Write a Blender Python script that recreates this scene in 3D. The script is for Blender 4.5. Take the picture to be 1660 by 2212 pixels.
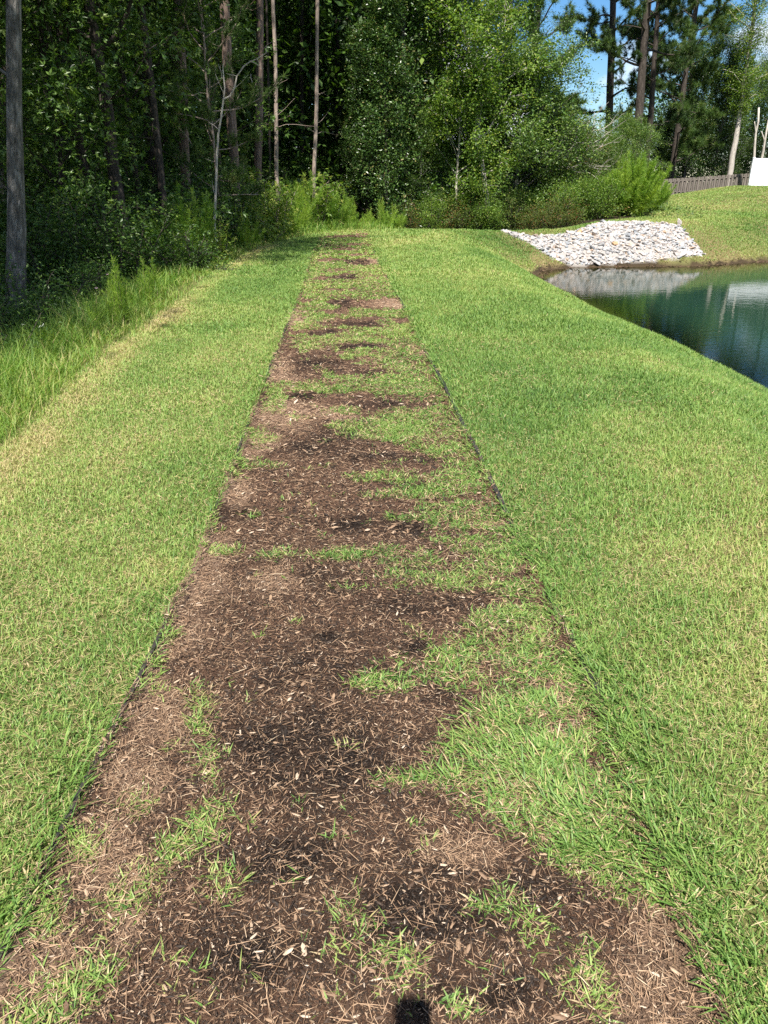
import bpy, math, random
import numpy as np
from mathutils import Vector, Euler

for o in list(bpy.data.objects):
    bpy.data.objects.remove(o)
scene = bpy.context.scene
COL = scene.collection
R = math.radians

# ------------------------------------------------------------------ camera, sky, sun, exposure
EYE, PITCH, FOC = 1.55, 24.3, 1609.0        # FOC in units of a 1660 x 2212 picture
cam = bpy.data.cameras.new('camera')
cam.sensor_fit = 'VERTICAL'; cam.sensor_height = 24.0
cam.lens = 24.0 * FOC / 2212.0
cam.clip_start = 0.05; cam.clip_end = 800.0
cam_o = bpy.data.objects.new('camera', cam); COL.objects.link(cam_o)
cam_o.location = (0, 0, EYE); cam_o.rotation_euler = (R(90 - PITCH), 0, 0)
scene.camera = cam_o

SUN_EL, SUN_AZ = 57.6, 4.7                  # sun behind the camera, a little to the left
world = bpy.data.worlds.new('World'); scene.world = world; world.use_nodes = True
wn, wl = world.node_tree.nodes, world.node_tree.links
wn.clear()
w_out = wn.new('ShaderNodeOutputWorld'); w_bg = wn.new('ShaderNodeBackground')
w_sky = wn.new('ShaderNodeTexSky'); w_sky.sky_type = 'NISHITA'; w_sky.sun_disc = False
w_sky.sun_elevation = R(SUN_EL); w_sky.sun_rotation = R(180 + SUN_AZ)
w_sky.air_density = 1.0; w_sky.dust_density = 0.0; w_sky.ozone_density = 6.0
w_tc = wn.new('ShaderNodeTexCoord'); w_map = wn.new('ShaderNodeMapping')
w_map.inputs['Scale'].default_value = (3.0, 3.0, 7.5); w_map.inputs['Location'].default_value = (0.85, 0.35, 0.1)
w_noi = wn.new('ShaderNodeTexNoise'); w_noi.inputs['Scale'].default_value = 1.25
w_noi.inputs['Detail'].default_value = 7; w_noi.inputs['Roughness'].default_value = 0.52
w_rmp = wn.new('ShaderNodeValToRGB'); w_rmp.color_ramp.elements[0].position = 0.50; w_rmp.color_ramp.elements[1].position = 0.60
w_mix = wn.new('ShaderNodeMixRGB'); w_mix.inputs['Color2'].default_value = (10.0, 10.2, 10.8, 1)
wl.new(w_tc.outputs['Generated'], w_map.inputs['Vector']); wl.new(w_map.outputs['Vector'], w_noi.inputs['Vector'])
wl.new(w_noi.outputs['Fac'], w_rmp.inputs['Fac']); wl.new(w_rmp.outputs['Color'], w_mix.inputs['Fac'])
w_hs = wn.new('ShaderNodeHueSaturation'); w_hs.inputs['Saturation'].default_value = 1.22; wl.new(w_sky.outputs['Color'], w_hs.inputs['Color']); wl.new(w_hs.outputs['Color'], w_mix.inputs['Color1']); wl.new(w_mix.outputs['Color'], w_bg.inputs['Color'])
wl.new(w_bg.outputs['Background'], w_out.inputs['Surface'])
w_bg.inputs['Strength'].default_value = 0.065

sun = bpy.data.lights.new('sun', 'SUN'); sun.energy = 5.0; sun.angle = R(0.5); sun.color = (1.0, 0.95, 0.87)
sun_o = bpy.data.objects.new('sun', sun); COL.objects.link(sun_o)
SUN_DIR = Vector((math.sin(R(SUN_AZ)) * math.cos(R(SUN_EL)), math.cos(R(SUN_AZ)) * math.cos(R(SUN_EL)), -math.sin(R(SUN_EL))))
sun_o.rotation_euler = SUN_DIR.to_track_quat('-Z', 'Y').to_euler(); sun_o.location = (0, -20, 30)

scene.view_settings.view_transform = 'Standard'; scene.view_settings.look = 'None'
scene.view_settings.gamma = 1.0; scene.view_settings.exposure = 1.12
scene.cycles.max_bounces = 6; scene.cycles.diffuse_bounces = 3; scene.cycles.glossy_bounces = 3
scene.cycles.transmission_bounces = 3; scene.cycles.transparent_max_bounces = 6
scene.cycles.use_denoising = False
scene.cycles.sample_clamp_indirect = 6.0
scene.cycles.caustics_reflective = False; scene.cycles.caustics_refractive = False

# ------------------------------------------------------------------ number helpers
CP, SP = math.cos(R(PITCH)), math.sin(R(PITCH))
def project(x, y, z):
    """ground point -> position in a 1660 x 2212 picture, and depth"""
    h = EYE - z
    dep = y * CP + h * SP
    up = y * SP - h * CP
    dd = np.maximum(dep, 0.05)
    return 830 + FOC * x / dd, 1106 - FOC * up / dd, dep
def X(px, y, z=-0.5):
    """east position of something seen in column px at distance y"""
    return (px - 830) / FOC * (y * CP + (EYE - z) * SP)

_tab = np.random.RandomState(7).rand(256, 256)
def vnoise(x, y, s=0):
    x = np.asarray(x, float) + s * 17.31; y = np.asarray(y, float) + s * 9.77
    xi = np.floor(x).astype(int); yi = np.floor(y).astype(int)
    fx = x - xi; fy = y - yi; fx = fx * fx * (3 - 2 * fx); fy = fy * fy * (3 - 2 * fy)
    a = _tab[xi & 255, yi & 255]; b = _tab[(xi + 1) & 255, yi & 255]
    c = _tab[xi & 255, (yi + 1) & 255]; d = _tab[(xi + 1) & 255, (yi + 1) & 255]
    return (a * (1 - fx) + b * fx) * (1 - fy) + (c * (1 - fx) + d * fx) * fy
def fbm(x, y, s=0, o=4):
    t, a, n = 0, 0.5, 0
    for k in range(o):
        t = t + a * vnoise(x * 2 ** k, y * 2 ** k, s + k); n += a; a *= 0.5
    return t / n
def sstep(a, b, v):
    t = np.clip((np.asarray(v, float) - a) / (b - a), 0, 1)
    return t * t * (3 - 2 * t)

# ------------------------------------------------------------------ the lie of the land
POND = np.array([(5.7, -14), (5.35, 0), (5.25, 6), (5.1, 9.6), (4.7, 13.2), (4.5, 18), (4.35, 21.3), (4.45, 23.0), (5.1, 24.6), (6.1, 25.5), (7.95, 25.7),
                 (10.4, 25.9), (13.5, 27.5), (20, 30.5), (30, 33), (42, 30), (48, 15), (40, -12)])
def pond_d(x, y):
    x = np.asarray(x, float); y = np.asarray(y, float)
    best = np.full(x.shape, 1e9); inside = np.zeros(x.shape, bool)
    for i in range(len(POND)):
        ax, ay = POND[i]; bx, by = POND[(i + 1) % len(POND)]
        dx, dy = bx - ax, by - ay
        t = np.clip(((x - ax) * dx + (y - ay) * dy) / (dx * dx + dy * dy), 0, 1)
        best = np.minimum(best, np.hypot(x - ax - t * dx, y - ay - t * dy))
        c = ((ay > y) != (by > y)) & (x < (bx - ax) * (y - ay) / (by - ay + 1e-12) + ax)
        inside ^= c
    best = best + (fbm(x * 1.3, y * 1.3, 5, 3) - 0.5) * 0.28
    return np.where(inside, -best, best)
PW = -1.2       # water level
def edge_r(y): return np.interp(y, [0, 1, 2, 3, 5, 8.7, 11.8, 15.8, 24, 28], [.69, .69, .70, .64, .52, .32, .14, -.14, -.5, -.7])
def edge_l(y): return edge_r(y) - np.interp(y, [0, 2, 3, 8.7, 15], [1.54, 1.52, 1.47, 1.42, 1.36])
def mow_x(y): return np.interp(y, [-10, 0, 2, 4.5, 7, 9.7, 14.3, 17.5, 20.6, 22.5, 24, 25.2, 26.5], [-2.4, -2.2, -2.3, -2.42, -2.72, -2.83, -3.05, -3.0, -2.75, -2.2, -1.5, -.6, .8])
def back_y(x): return np.interp(x, [-1.5, 0, 1, 4.3, 6, 8.2, 10.4, 14, 18, 21, 40], [24.4, 26, 26.8, 28, 28.5, 30.2, 32.3, 40, 50, 53, 62])
def terr(x, y):
    x = np.asarray(x, float); y = np.asarray(y, float)
    d = pond_d(x, y)
    t = np.clip(d / 3.2, 0, 1)
    zr = np.where(d > 0, PW * (1 - t) ** 1.75, PW - np.minimum(0.34 * np.abs(d), 1.3))
    lx = np.interp(y, [-10, 0, 2, 4.5, 7, 9.7, 14.3, 17.5, 20.6, 24, 30], [-2.4, -2.2, -2.3, -2.42, -2.72, -2.83, -3.05, -3.0, -2.9, -2.7, -2.7])
    drop = 0.5 + 1.15 * (1 - sstep(20, 29, y))
    zl = -drop * sstep(-0.25, 4.6, lx - x)
    zb = -0.55 * sstep(24.5, 31, y) * (1 - sstep(4, 9, x))
    z = np.minimum(np.minimum(zr, zl), np.where(d > 2.2, zb, 0))
    rise = sstep(28, 41, y) * np.clip((x - 10.6) / 8.2, 0, 1) ** 1.15
    z = z + rise * (1.0 + 0.006 * np.maximum(x - 16, 0)) - 1.45 * sstep(42.5, 60, y) * sstep(10, 16, x)
    inp = sstep(0, .05, x - edge_l(y)) * sstep(0, .05, edge_r(y) - x) * (1 - sstep(20, 26, y))
    z = z - 0.03 * inp
    z = z + (fbm(x * .8, y * .8, 3, 3) - .5) * np.interp(y, [0, 10, 40], [.03, .06, .12]) * (1 - inp) * (d > 0.1)
    return z
def terr1(x, y): return float(terr(np.array([x]), np.array([y]))[0])

# ------------------------------------------------------------------ mesh helpers
def mesh_np(name, V, faces, mat=None, parent=None, attrs=None, smooth=False, mats=None, midx=None):
    """faces: list of (n,k) index arrays; attrs: {name: per-face floats}; one linked object"""
    me = bpy.data.meshes.new(name)
    V = np.ascontiguousarray(V, dtype=np.float32)
    me.vertices.add(len(V)); me.vertices.foreach_set('co', V.ravel())
    loops = np.concatenate([f.ravel() for f in faces]).astype(np.int32)
    tot = np.concatenate([np.full(len(f), f.shape[1], np.int32) for f in faces])
    st = np.concatenate([[0], np.cumsum(tot)[:-1]]).astype(np.int32)
    me.loops.add(len(loops)); me.loops.foreach_set('vertex_index', loops)
    me.polygons.add(len(tot)); me.polygons.foreach_set('loop_start', st); me.polygons.foreach_set('loop_total', tot)
    me.polygons.foreach_set('use_smooth', np.full(len(tot), bool(smooth)))
    if midx is not None: me.polygons.foreach_set('material_index', midx.astype(np.int32))
    for k, a in (attrs or {}).items():
        if a.ndim == 2:
            at = me.attributes.new(k, 'FLOAT_COLOR', 'POINT'); at.data.foreach_set('color', np.ascontiguousarray(a, dtype=np.float32).ravel())
        else:
            at = me.attributes.new(k, 'FLOAT', 'FACE' if len(a) == len(tot) else 'POINT'); at.data.foreach_set('value', a.astype(np.float32))
    me.update(calc_edges=True)
    for m in (mats or ([mat] if mat else [])): me.materials.append(m)
    o = bpy.data.objects.new(name, me); COL.objects.link(o)
    if parent: o.parent = parent
    return o
def tag(o, label=None, cat=None, group=None, kind=None):
    if label: o['label'] = label
    if cat: o['category'] = cat
    if group: o['group'] = group
    if kind: o['kind'] = kind
    return o
def empty(name, loc, label, cat, group=None, rz=0.0, sc=1.0):
    o = bpy.data.objects.new(name, None); COL.objects.link(o); o.empty_display_size = .2
    o.location = loc; o.rotation_euler = (0, 0, rz); o.scale = (sc,) * 3 if not isinstance(sc, tuple) else sc
    return tag(o, label, cat, group)

class MB:
    """collects boxes, tubes and loose faces for ONE mesh object"""
    def __init__(s): s.V = []; s.F = {}; s.n = 0
    def add(s, V, faces):
        V = np.asarray(V, float); s.V.append(V)
        for f in faces:
            f = np.asarray(f, int); s.F.setdefault(f.shape[1], []).append(f + s.n)
        s.n += len(V)
    def box(s, c, d, rz=0.0):
        x, y, z = [q / 2 for q in d]
        V = np.array([(-x, -y, -z), (x, -y, -z), (x, y, -z), (-x, y, -z), (-x, -y, z), (x, -y, z), (x, y, z), (-x, y, z)])
        cs, sn = math.cos(rz), math.sin(rz)
        V = np.stack([V[:, 0] * cs - V[:, 1] * sn, V[:, 0] * sn + V[:, 1] * cs, V[:, 2]], 1) + np.array(c)
        s.add(V, [np.array([(0, 3, 2, 1), (4, 5, 6, 7), (0, 1, 5, 4), (1, 2, 6, 5), (2, 3, 7, 6), (3, 0, 4, 7)])])
    def tube(s, P, rad, n=6, cap=True, rough=0.0, rng=None):
        P = np.asarray(P, float); m = len(P); rad = np.broadcast_to(np.asarray(rad, float), (m,))
        T = np.gradient(P, axis=0); T /= np.linalg.norm(T, axis=1)[:, None] + 1e-9
        up = np.array([0, 0, 1.0]) if abs(T[0, 2]) < .9 else np.array([1.0, 0, 0])
        A = np.cross(T, up); A /= np.linalg.norm(A, axis=1)[:, None] + 1e-9
        B = np.cross(T, A)
        th = np.linspace(0, 2 * math.pi, n, endpoint=False)
        rr = rad[:, None] * np.ones((m, n))
        if rough and rng is not None: rr = rr * (1 + rough * (rng.rand(m, n) - .5))
        V = P[:, None, :] + rr[:, :, None] * (np.cos(th)[None, :, None] * A[:, None, :] + np.sin(th)[None, :, None] * B[:, None, :])
        i = np.arange(m - 1)[:, None] * n + np.arange(n)[None, :]; j = np.arange(m - 1)[:, None] * n + (np.arange(n)[None, :] + 1) % n
        F = [np.stack([i, j, j + n, i + n], -1).reshape(-1, 4)]
        s.add(V.reshape(-1, 3), F)
        if cap: s.F.setdefault(n, []).append(np.arange(s.n - n, s.n)[None, :])
    def build(s, name, mat, parent=None, smooth=False, attrs=None):
        fs = [np.concatenate(v) for k, v in sorted(s.F.items())]
        return mesh_np(name, np.concatenate(s.V), fs, mat, parent, smooth=smooth, attrs=attrs)

def unit(a): return a / (np.linalg.norm(a, axis=-1, keepdims=True) + 1e-9)

# ------------------------------------------------------------------ materials
def new_mat(name):
    m = bpy.data.materials.new(name); m.use_nodes = True
    nt = m.node_tree; nt.nodes.clear()
    return m, nt.nodes, nt.links
def ramp(nodes, stops):
    r = nodes.new('ShaderNodeValToRGB'); e = r.color_ramp.elements
    e[0].position, e[0].color = stops[0][0], (*stops[0][1], 1); e[1].position, e[1].color = stops[-1][0], (*stops[-1][1], 1)
    for p, c in stops[1:-1]:
        q = e.new(p); q.color = (*c, 1)
    return r
def leaf_mat(name, stops, rough=.45, spec=.35, trans=.32, tcol=(1.25, 1.35, .55), vary=.06):
    """thin foliage: per-face shade number t picks a colour, light also passes through"""
    m, N, L = new_mat(name)
    at = N.new('ShaderNodeAttribute'); at.attribute_name = 't'
    oi = N.new('ShaderNodeObjectInfo')
    ma = N.new('ShaderNodeMath'); ma.operation = 'MULTIPLY_ADD'; ma.inputs[1].default_value = vary; 
    L.new(oi.outputs['Random'], ma.inputs[0]); L.new(at.outputs['Fac'], ma.inputs[2])
    rp = ramp(N, stops); L.new(ma.outputs[0], rp.inputs['Fac'])
    p = N.new('ShaderNodeBsdfPrincipled'); p.inputs['Roughness'].default_value = rough; p.inputs['Specular IOR Level'].default_value = spec
    L.new(rp.outputs['Color'], p.inputs['Base Color'])
    tr = N.new('ShaderNodeBsdfTranslucent'); mc = N.new('ShaderNodeMixRGB'); mc.blend_type = 'MULTIPLY'; mc.inputs['Fac'].default_value = 1
    mc.inputs['Color2'].default_value = (*tcol, 1); L.new(rp.outputs['Color'], mc.inputs['Color1']); L.new(mc.outputs['Color'], tr.inputs['Color'])
    mx = N.new('ShaderNodeMixShader'); mx.inputs['Fac'].default_value = trans
    L.new(p.outputs[0], mx.inputs[1]); L.new(tr.outputs[0], mx.inputs[2])
    o = N.new('ShaderNodeOutputMaterial'); L.new(mx.outputs[0], o.inputs['Surface'])
    return m
GRASS = [(0, (.048, .118, .026)), (.3, (.125, .23, .048)), (.55, (.235, .335, .082)), (.74, (.35, .39, .125)), (.86, (.42, .35, .16)), (1, (.54, .41, .25))]
M_grass = leaf_mat('lawn_blades', GRASS, .5, .3, .3, (1.15, 1.3, .6), 0)
M_tallgrass = leaf_mat('unmown_grass', [(0, (.05, .13, .02)), (.5, (.13, .25, .035)), (.8, (.26, .33, .07)), (1, (.42, .34, .16))], .5, .3, .35, (1.2, 1.3, .5), 0)
M_straw = leaf_mat('dry_straw', [(0, (.14, .082, .05)), (.4, (.28, .175, .105)), (.75, (.45, .30, .19)), (1, (.60, .47, .32))], .6, .25, .1, (1.1, 1, .8), 0)
M_chip = leaf_mat('bark_chips', [(0, (.010, .007, .005)), (.45, (.048, .028, .017)), (.7, (.125, .073, .044)), (.88, (.30, .20, .125)), (1, (.52, .42, .32))], .65, .3, 0.0, (1, 1, 1), 0)
M_leaf = leaf_mat('broad_leaves', [(0, (.02, .05, .01)), (.4, (.05, .11, .018)), (.75, (.10, .18, .028)), (1, (.18, .25, .05))], .42, .45, .3)
M_leafy = leaf_mat('bright_leaves', [(0, (.05, .11, .015)), (.45, (.12, .21, .028)), (.8, (.21, .30, .045)), (1, (.34, .36, .08))], .45, .35, .38)
M_dark = leaf_mat('glossy_dark_leaves', [(0, (.022, .058, .013)), (.5, (.055, .115, .023)), (.85, (.115, .19, .038)), (1, (.22, .20, .07))], .36, .5, .15)
M_needle = leaf_mat('pine_needles', [(0, (.025, .06, .014)), (.5, (.07, .13, .026)), (.85, (.14, .20, .04)), (1, (.24, .21, .08))], .5, .35, .25)
M_fennel = leaf_mat('feathery_leaves', [(0, (.06, .14, .018)), (.5, (.17, .31, .035)), (1, (.34, .45, .07))], .5, .3, .45, (1.2, 1.3, .5))
M_brushleaf = leaf_mat('mixed_brush_leaves', [(0, (.03, .065, .012)), (.5, (.08, .13, .022)), (.8, (.15, .19, .035)), (.93, (.22, .16, .06)), (1, (.26, .10, .04))], .5, .35, .3)

def bark_mat(name, c0, c1, c2, scale=6.0, bump=.6):
    m, N, L = new_mat(name)
    tc = N.new('ShaderNodeTexCoord'); mp = N.new('ShaderNodeMapping'); mp.inputs['Scale'].default_value = (scale, scale, scale * .22)
    n1 = N.new('ShaderNodeTexNoise'); n1.inputs['Scale'].default_value = 2.2; n1.inputs['Detail'].default_value = 8; n1.inputs['Roughness'].default_value = .7
    vo = N.new('ShaderNodeTexVoronoi'); vo.inputs['Scale'].default_value = 3.2; vo.feature = 'DISTANCE_TO_EDGE'
    L.new(tc.outputs['Object'], mp.inputs['Vector']); L.new(mp.outputs[0], n1.inputs['Vector']); L.new(mp.outputs[0], vo.inputs['Vector'])
    rp = ramp(N, [(.28, c0), (.5, c1), (.72, c2)]); L.new(n1.outputs['Fac'], rp.inputs['Fac'])
    ad = N.new('ShaderNodeMath'); ad.operation = 'ADD'; L.new(vo.outputs['Distance'], ad.inputs[0]); L.new(n1.outputs['Fac'], ad.inputs[1])
    bp = N.new('ShaderNodeBump'); bp.inputs['Strength'].default_value = bump; bp.inputs['Distance'].default_value = .04; L.new(ad.outputs[0], bp.inputs['Height'])
    p = N.new('ShaderNodeBsdfPrincipled'); p.inputs['Roughness'].default_value = .9; p.inputs['Specular IOR Level'].default_value = .15
    L.new(rp.outputs[0], p.inputs['Base Color']); L.new(bp.outputs[0], p.inputs['Normal'])
    o = N.new('ShaderNodeOutputMaterial'); L.new(p.outputs[0], o.inputs['Surface'])
    return m
B_pine = bark_mat('pine_bark', (.06, .045, .036), (.17, .12, .095), (.32, .24, .20), 7)
B_dark = bark_mat('dark_bark', (.02, .017, .014), (.055, .045, .037), (.12, .10, .085), 8)
B_grey = bark_mat('mottled_grey_bark', (.035, .032, .028), (.14, .13, .115), (.38, .36, .33), 9, .9)
B_pale = bark_mat('pale_bark', (.20, .18, .15), (.42, .38, .33), (.60, .56, .50), 6, .3)
B_tan = bark_mat('tan_bark', (.13, .10, .08), (.28, .22, .18), (.42, .35, .29), 9, .4)

# ------------------------------------------------------------------ ground sheet
def in_lawn(x, y):
    d = pond_d(x, y)
    l = (x > mow_x(y)) & (y < back_y(x)) & (d > 0.16)
    return l & ~((y > 24.6) & (x < 0.8) & (x < mow_x(y)))
ROCKPX = [(1082, 495), (1150, 507), (1200, 505), (1250, 494), (1300, 478), (1400, 477), (1468, 484), (1500, 520), (1522, 548), (1450, 554), (1400, 562), (1290, 568), (1225, 568), (1190, 552), (1140, 520)]
def in_poly(px, py, poly):
    ins = np.zeros(np.shape(px), bool)
    for i in range(len(poly)):
        ax, ay = poly[i]; bx, by = poly[(i + 1) % len(poly)]
        ins ^= ((ay > py) != (by > py)) & (px < (bx - ax) * (py - ay) / (by - ay + 1e-12) + ax)
    return ins
def rock_zone(x, y, z=None):
    z = terr(x, y) if z is None else z
    px, py, dep = project(x, y, z + .05)
    return in_poly(px, py, ROCKPX) & (y > 22) & (y < 34) & (x > 3) & (x < 15)

gx = np.unique(np.concatenate([np.arange(-90, -12, 3.0), np.arange(-12, -3.5, .35), np.arange(-3.5, 5.5, .075), np.arange(5.5, 14, .16), np.arange(14, 32, .5), np.arange(32, 120.1, 4)]))
gy = np.unique(np.concatenate([np.arange(-60, -3, 3.0), np.arange(-3, 12, .14), np.arange(12, 34, .18), np.arange(34, 62, .6), np.arange(62, 220.1, 5)]))
GX, GY = np.meshgrid(gx, gy)
fx, fy = GX.ravel(), GY.ravel()
fz = terr(fx, fy)
nx, ny = len(gx), len(gy)
ii = (np.arange(ny - 1)[:, None] * nx + np.arange(nx - 1)[None, :]).ravel()
GF = np.stack([ii, ii + 1, ii + nx + 1, ii + nx], 1)
gd = pond_d(fx, fy)
n_lo = fbm(fx * .5, fy * .5, 11, 3); n_hi = fbm(fx * 4, fy * 4, 12, 3)
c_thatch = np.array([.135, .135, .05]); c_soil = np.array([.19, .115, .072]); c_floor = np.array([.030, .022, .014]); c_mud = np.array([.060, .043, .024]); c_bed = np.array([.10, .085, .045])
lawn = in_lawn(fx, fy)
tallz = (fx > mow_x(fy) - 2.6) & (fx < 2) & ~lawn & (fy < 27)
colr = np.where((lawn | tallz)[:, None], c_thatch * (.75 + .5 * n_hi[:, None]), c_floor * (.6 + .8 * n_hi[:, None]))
colr = colr + (c_soil - colr) * (sstep(.56, .72, n_lo) * lawn * .45)[:, None]
mud = (1 - sstep(.0, .24, gd + (n_hi - .5) * .25)); colr = colr + (c_mud - colr) * mud[:, None]
bed = sstep(0, 1.2, -gd); colr = colr + (c_bed * .6 - colr) * bed[:, None]
rz_ = rock_zone(fx, fy, fz); colr[rz_] = np.array([.30, .28, .26])
m, N, L = new_mat('earth_and_turf')
at = N.new('ShaderNodeAttribute'); at.attribute_name = 'col'
tc = N.new('ShaderNodeTexCoord'); n1 = N.new('ShaderNodeTexNoise'); n1.inputs['Scale'].default_value = 38; n1.inputs['Detail'].default_value = 6; n1.inputs['Roughness'].default_value = .7
L.new(tc.outputs['Object'], n1.inputs['Vector'])
mr = N.new('ShaderNodeMapRange'); mr.inputs['To Min'].default_value = .45; mr.inputs['To Max'].default_value = 1.55; L.new(n1.outputs['Fac'], mr.inputs['Value'])
vm = N.new('ShaderNodeVectorMath'); vm.operation = 'SCALE'; L.new(at.outputs['Color'], vm.inputs[0]); L.new(mr.outputs[0], vm.inputs['Scale'])
bp = N.new('ShaderNodeBump'); bp.inputs['Strength'].default_value = .8; bp.inputs['Distance'].default_value = .03; L.new(n1.outputs['Fac'], bp.inputs['Height'])
p = N.new('ShaderNodeBsdfPrincipled'); p.inputs['Roughness'].default_value = .95; p.inputs['Specular IOR Level'].default_value = .1
L.new(vm.outputs[0], p.inputs['Base Color']); L.new(bp.outputs[0], p.inputs['Normal'])
o = N.new('ShaderNodeOutputMaterial'); L.new(p.outputs[0], o.inputs['Surface'])
M_earth = m
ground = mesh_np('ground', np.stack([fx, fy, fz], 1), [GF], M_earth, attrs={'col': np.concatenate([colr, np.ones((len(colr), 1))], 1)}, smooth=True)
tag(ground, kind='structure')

# ------------------------------------------------------------------ what grows on the path
# all blobs: (px, py, rx, ry) as seen in the photograph, turned into a map of the ground itself
G_TONGUE = [(335, 1400, 34, 50), (300, 1480, 30, 40), (595, 870, 26, 26), (560, 945, 30, 22), (500, 1010, 22, 20), (445, 1120, 16, 30), (150, 1830, 50, 40), (60, 1960, 60, 60), (840, 1412, 75, 15), (830, 1462, 85, 18), (950, 1370, 110, 12), (810, 1196, 140, 11), (900, 1215, 90, 10), (830, 1268, 95, 8), (930, 1240, 120, 14), (900, 1118, 70, 9),
            (880, 1062, 95, 15), (850, 1024, 90, 15), (900, 1000, 70, 12), (860, 930, 130, 16), (790, 915, 100, 12), (745, 885, 45, 9), (700, 835, 150, 12), (880, 850, 70, 20), (600, 840, 40, 10),
            (450, 1540, 32, 65), (440, 1650, 26, 70), (425, 1760, 30, 50), (380, 1840, 50, 45), (320, 1905, 60, 40), (240, 1960, 60, 30), (180, 2120, 95, 70), (120, 2190, 90, 50), (500, 1895, 38, 30), (475, 1935, 25, 20),
            (720, 1975, 45, 35), (770, 2030, 70, 45), (840, 2085, 60, 40), (690, 2050, 50, 18), (1060, 1955, 60, 22), (1120, 1990, 45, 35), (1150, 2040, 40, 30), (1250, 2090, 30, 40), (1290, 2160, 40, 40),
            (600, 1198, 50, 6), (555, 1000, 50, 10), (470, 1185, 40, 10), (250, 1740, 45, 35), (430, 1500, 60, 15), (345, 1440, 30, 10), (560, 950, 40, 8), (900, 1690, 60, 10), (1000, 2180, 30, 25), (1080, 2110, 25, 14),
            (640, 905, 20, 5), (540, 1105, 30, 4)]
G_HOLE = [(890, 1000, 70, 9), (1110, 1130, 120, 7), (1190, 1060, 90, 12), (980, 1075, 50, 8), (870, 1140, 110, 16), (1010, 1150, 70, 8), (960, 1295, 120, 22), (900, 1390, 60, 22), (960, 1500, 60, 25),
          (1200, 1480, 75, 22), (1250, 1560, 55, 20), (1120, 1300, 90, 6), (1100, 1165, 90, 6), (1090, 1030, 60, 6), (870, 870, 110, 9), (780, 858, 160, 10), (640, 800, 60, 22), (680, 775, 70, 22), (770, 745, 65, 8), (790, 800, 75, 9), (740, 790, 80, 12),
          (840, 655, 55, 13), (760, 655, 60, 14), (730, 668, 40, 6), (770, 695, 75, 12), (710, 715, 60, 7), (640, 690, 30, 6), (870, 690, 30, 5), (650, 650, 25, 4), (720, 625, 50, 4), (750, 598, 35, 8), (790, 564, 50, 8), (735, 583, 25, 3), (760, 550, 30, 3),
          (745, 537, 35, 4), (760, 528, 30, 2.5), (715, 560, 30, 4), (760, 511, 60, 2.2), (780, 506, 30, 1.5), (700, 600, 20, 4), (930, 760, 30, 14), (1380, 2000, 60, 40), (1450, 2100, 90, 100), (1100, 1860, 80, 60), (1300, 1640, 30, 22), (1240, 1390, 20, 30), (1130, 1230, 25, 20)]
D_DARK = [(740, 1130, 70, 25), (860, 1140, 90, 25), (500, 1100, 45, 22), (730, 1250, 60, 35), (930, 1300, 130, 28), (740, 1365, 60, 18), (900, 1390, 50, 22), (700, 1450, 170, 55), (580, 1600, 110, 70), (960, 1500, 50, 30), (700, 1680, 240, 110), (800, 1620, 170, 60),
          (480, 1830, 60, 50), (620, 1850, 160, 70), (950, 1850, 150, 60), (890, 1950, 120, 60), (1150, 1900, 130, 70), (820, 985, 150, 12), (700, 960, 90, 25), (730, 930, 60, 18), (820, 868, 90, 10), (650, 853, 50, 6), (680, 785, 60, 24),
          (730, 655, 40, 10), (770, 700, 70, 9), (700, 718, 40, 7), (790, 800, 60, 8), (750, 598, 40, 8), (760, 565, 50, 8), (770, 745, 60, 8), (880, 1040, 60, 12), (870, 2000, 300, 120), (550, 2050, 150, 90), (1050, 2150, 200, 60), (700, 1560, 120, 60)]
T_TAN = [(600, 800, 40, 24), (640, 690, 40, 20), (850, 655, 45, 11), (810, 563, 14, 10), (600, 900, 70, 30), (640, 880, 60, 20), (560, 960, 50, 25), (500, 1060, 40, 40), (440, 1180, 50, 50), (420, 1260, 70, 60), (380, 1370, 60, 60), (320, 1480, 60, 60), (330, 1550, 80, 50),
         (260, 1680, 90, 80), (200, 1850, 100, 90), (60, 2080, 90, 90), (250, 2000, 60, 50), (1480, 2110, 130, 120), (1400, 2000, 80, 60), (1220, 1500, 80, 40), (1260, 1570, 60, 30), (1020, 1830, 70, 35), (1190, 1060, 90, 14), (1120, 1130, 90, 10), (920, 760, 30, 16), (1100, 1700, 60, 30), (1250, 1780, 60, 20), (720, 890, 60, 14), (900, 1700, 60, 10), (590, 1250, 60, 30)]
XB = ([0, 500, 840, 870, 900, 960, 1000, 1050, 1100, 1150, 1200, 1260, 1300, 1350, 1390, 1450, 1500, 1560, 1640, 1700, 1760, 1800, 1850, 1900, 1960, 2010, 2060, 2212],
      [600, 620, 640, 870, 800, 860, 950, 860, 900, 930, 1000, 930, 1030, 1010, 960, 900, 1020, 1000, 950, 900, 1010, 1090, 1130, 1240, 1330, 1480, 1600, 1700])
def blob(px, py, L):
    v = np.zeros(np.shape(px))
    for (a, b, rx, ry) in L:
        v = np.maximum(v, 1.25 - np.sqrt(((px - a) / rx) ** 2 + ((py - b) / ry) ** 2) * .85)
    return v
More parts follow.
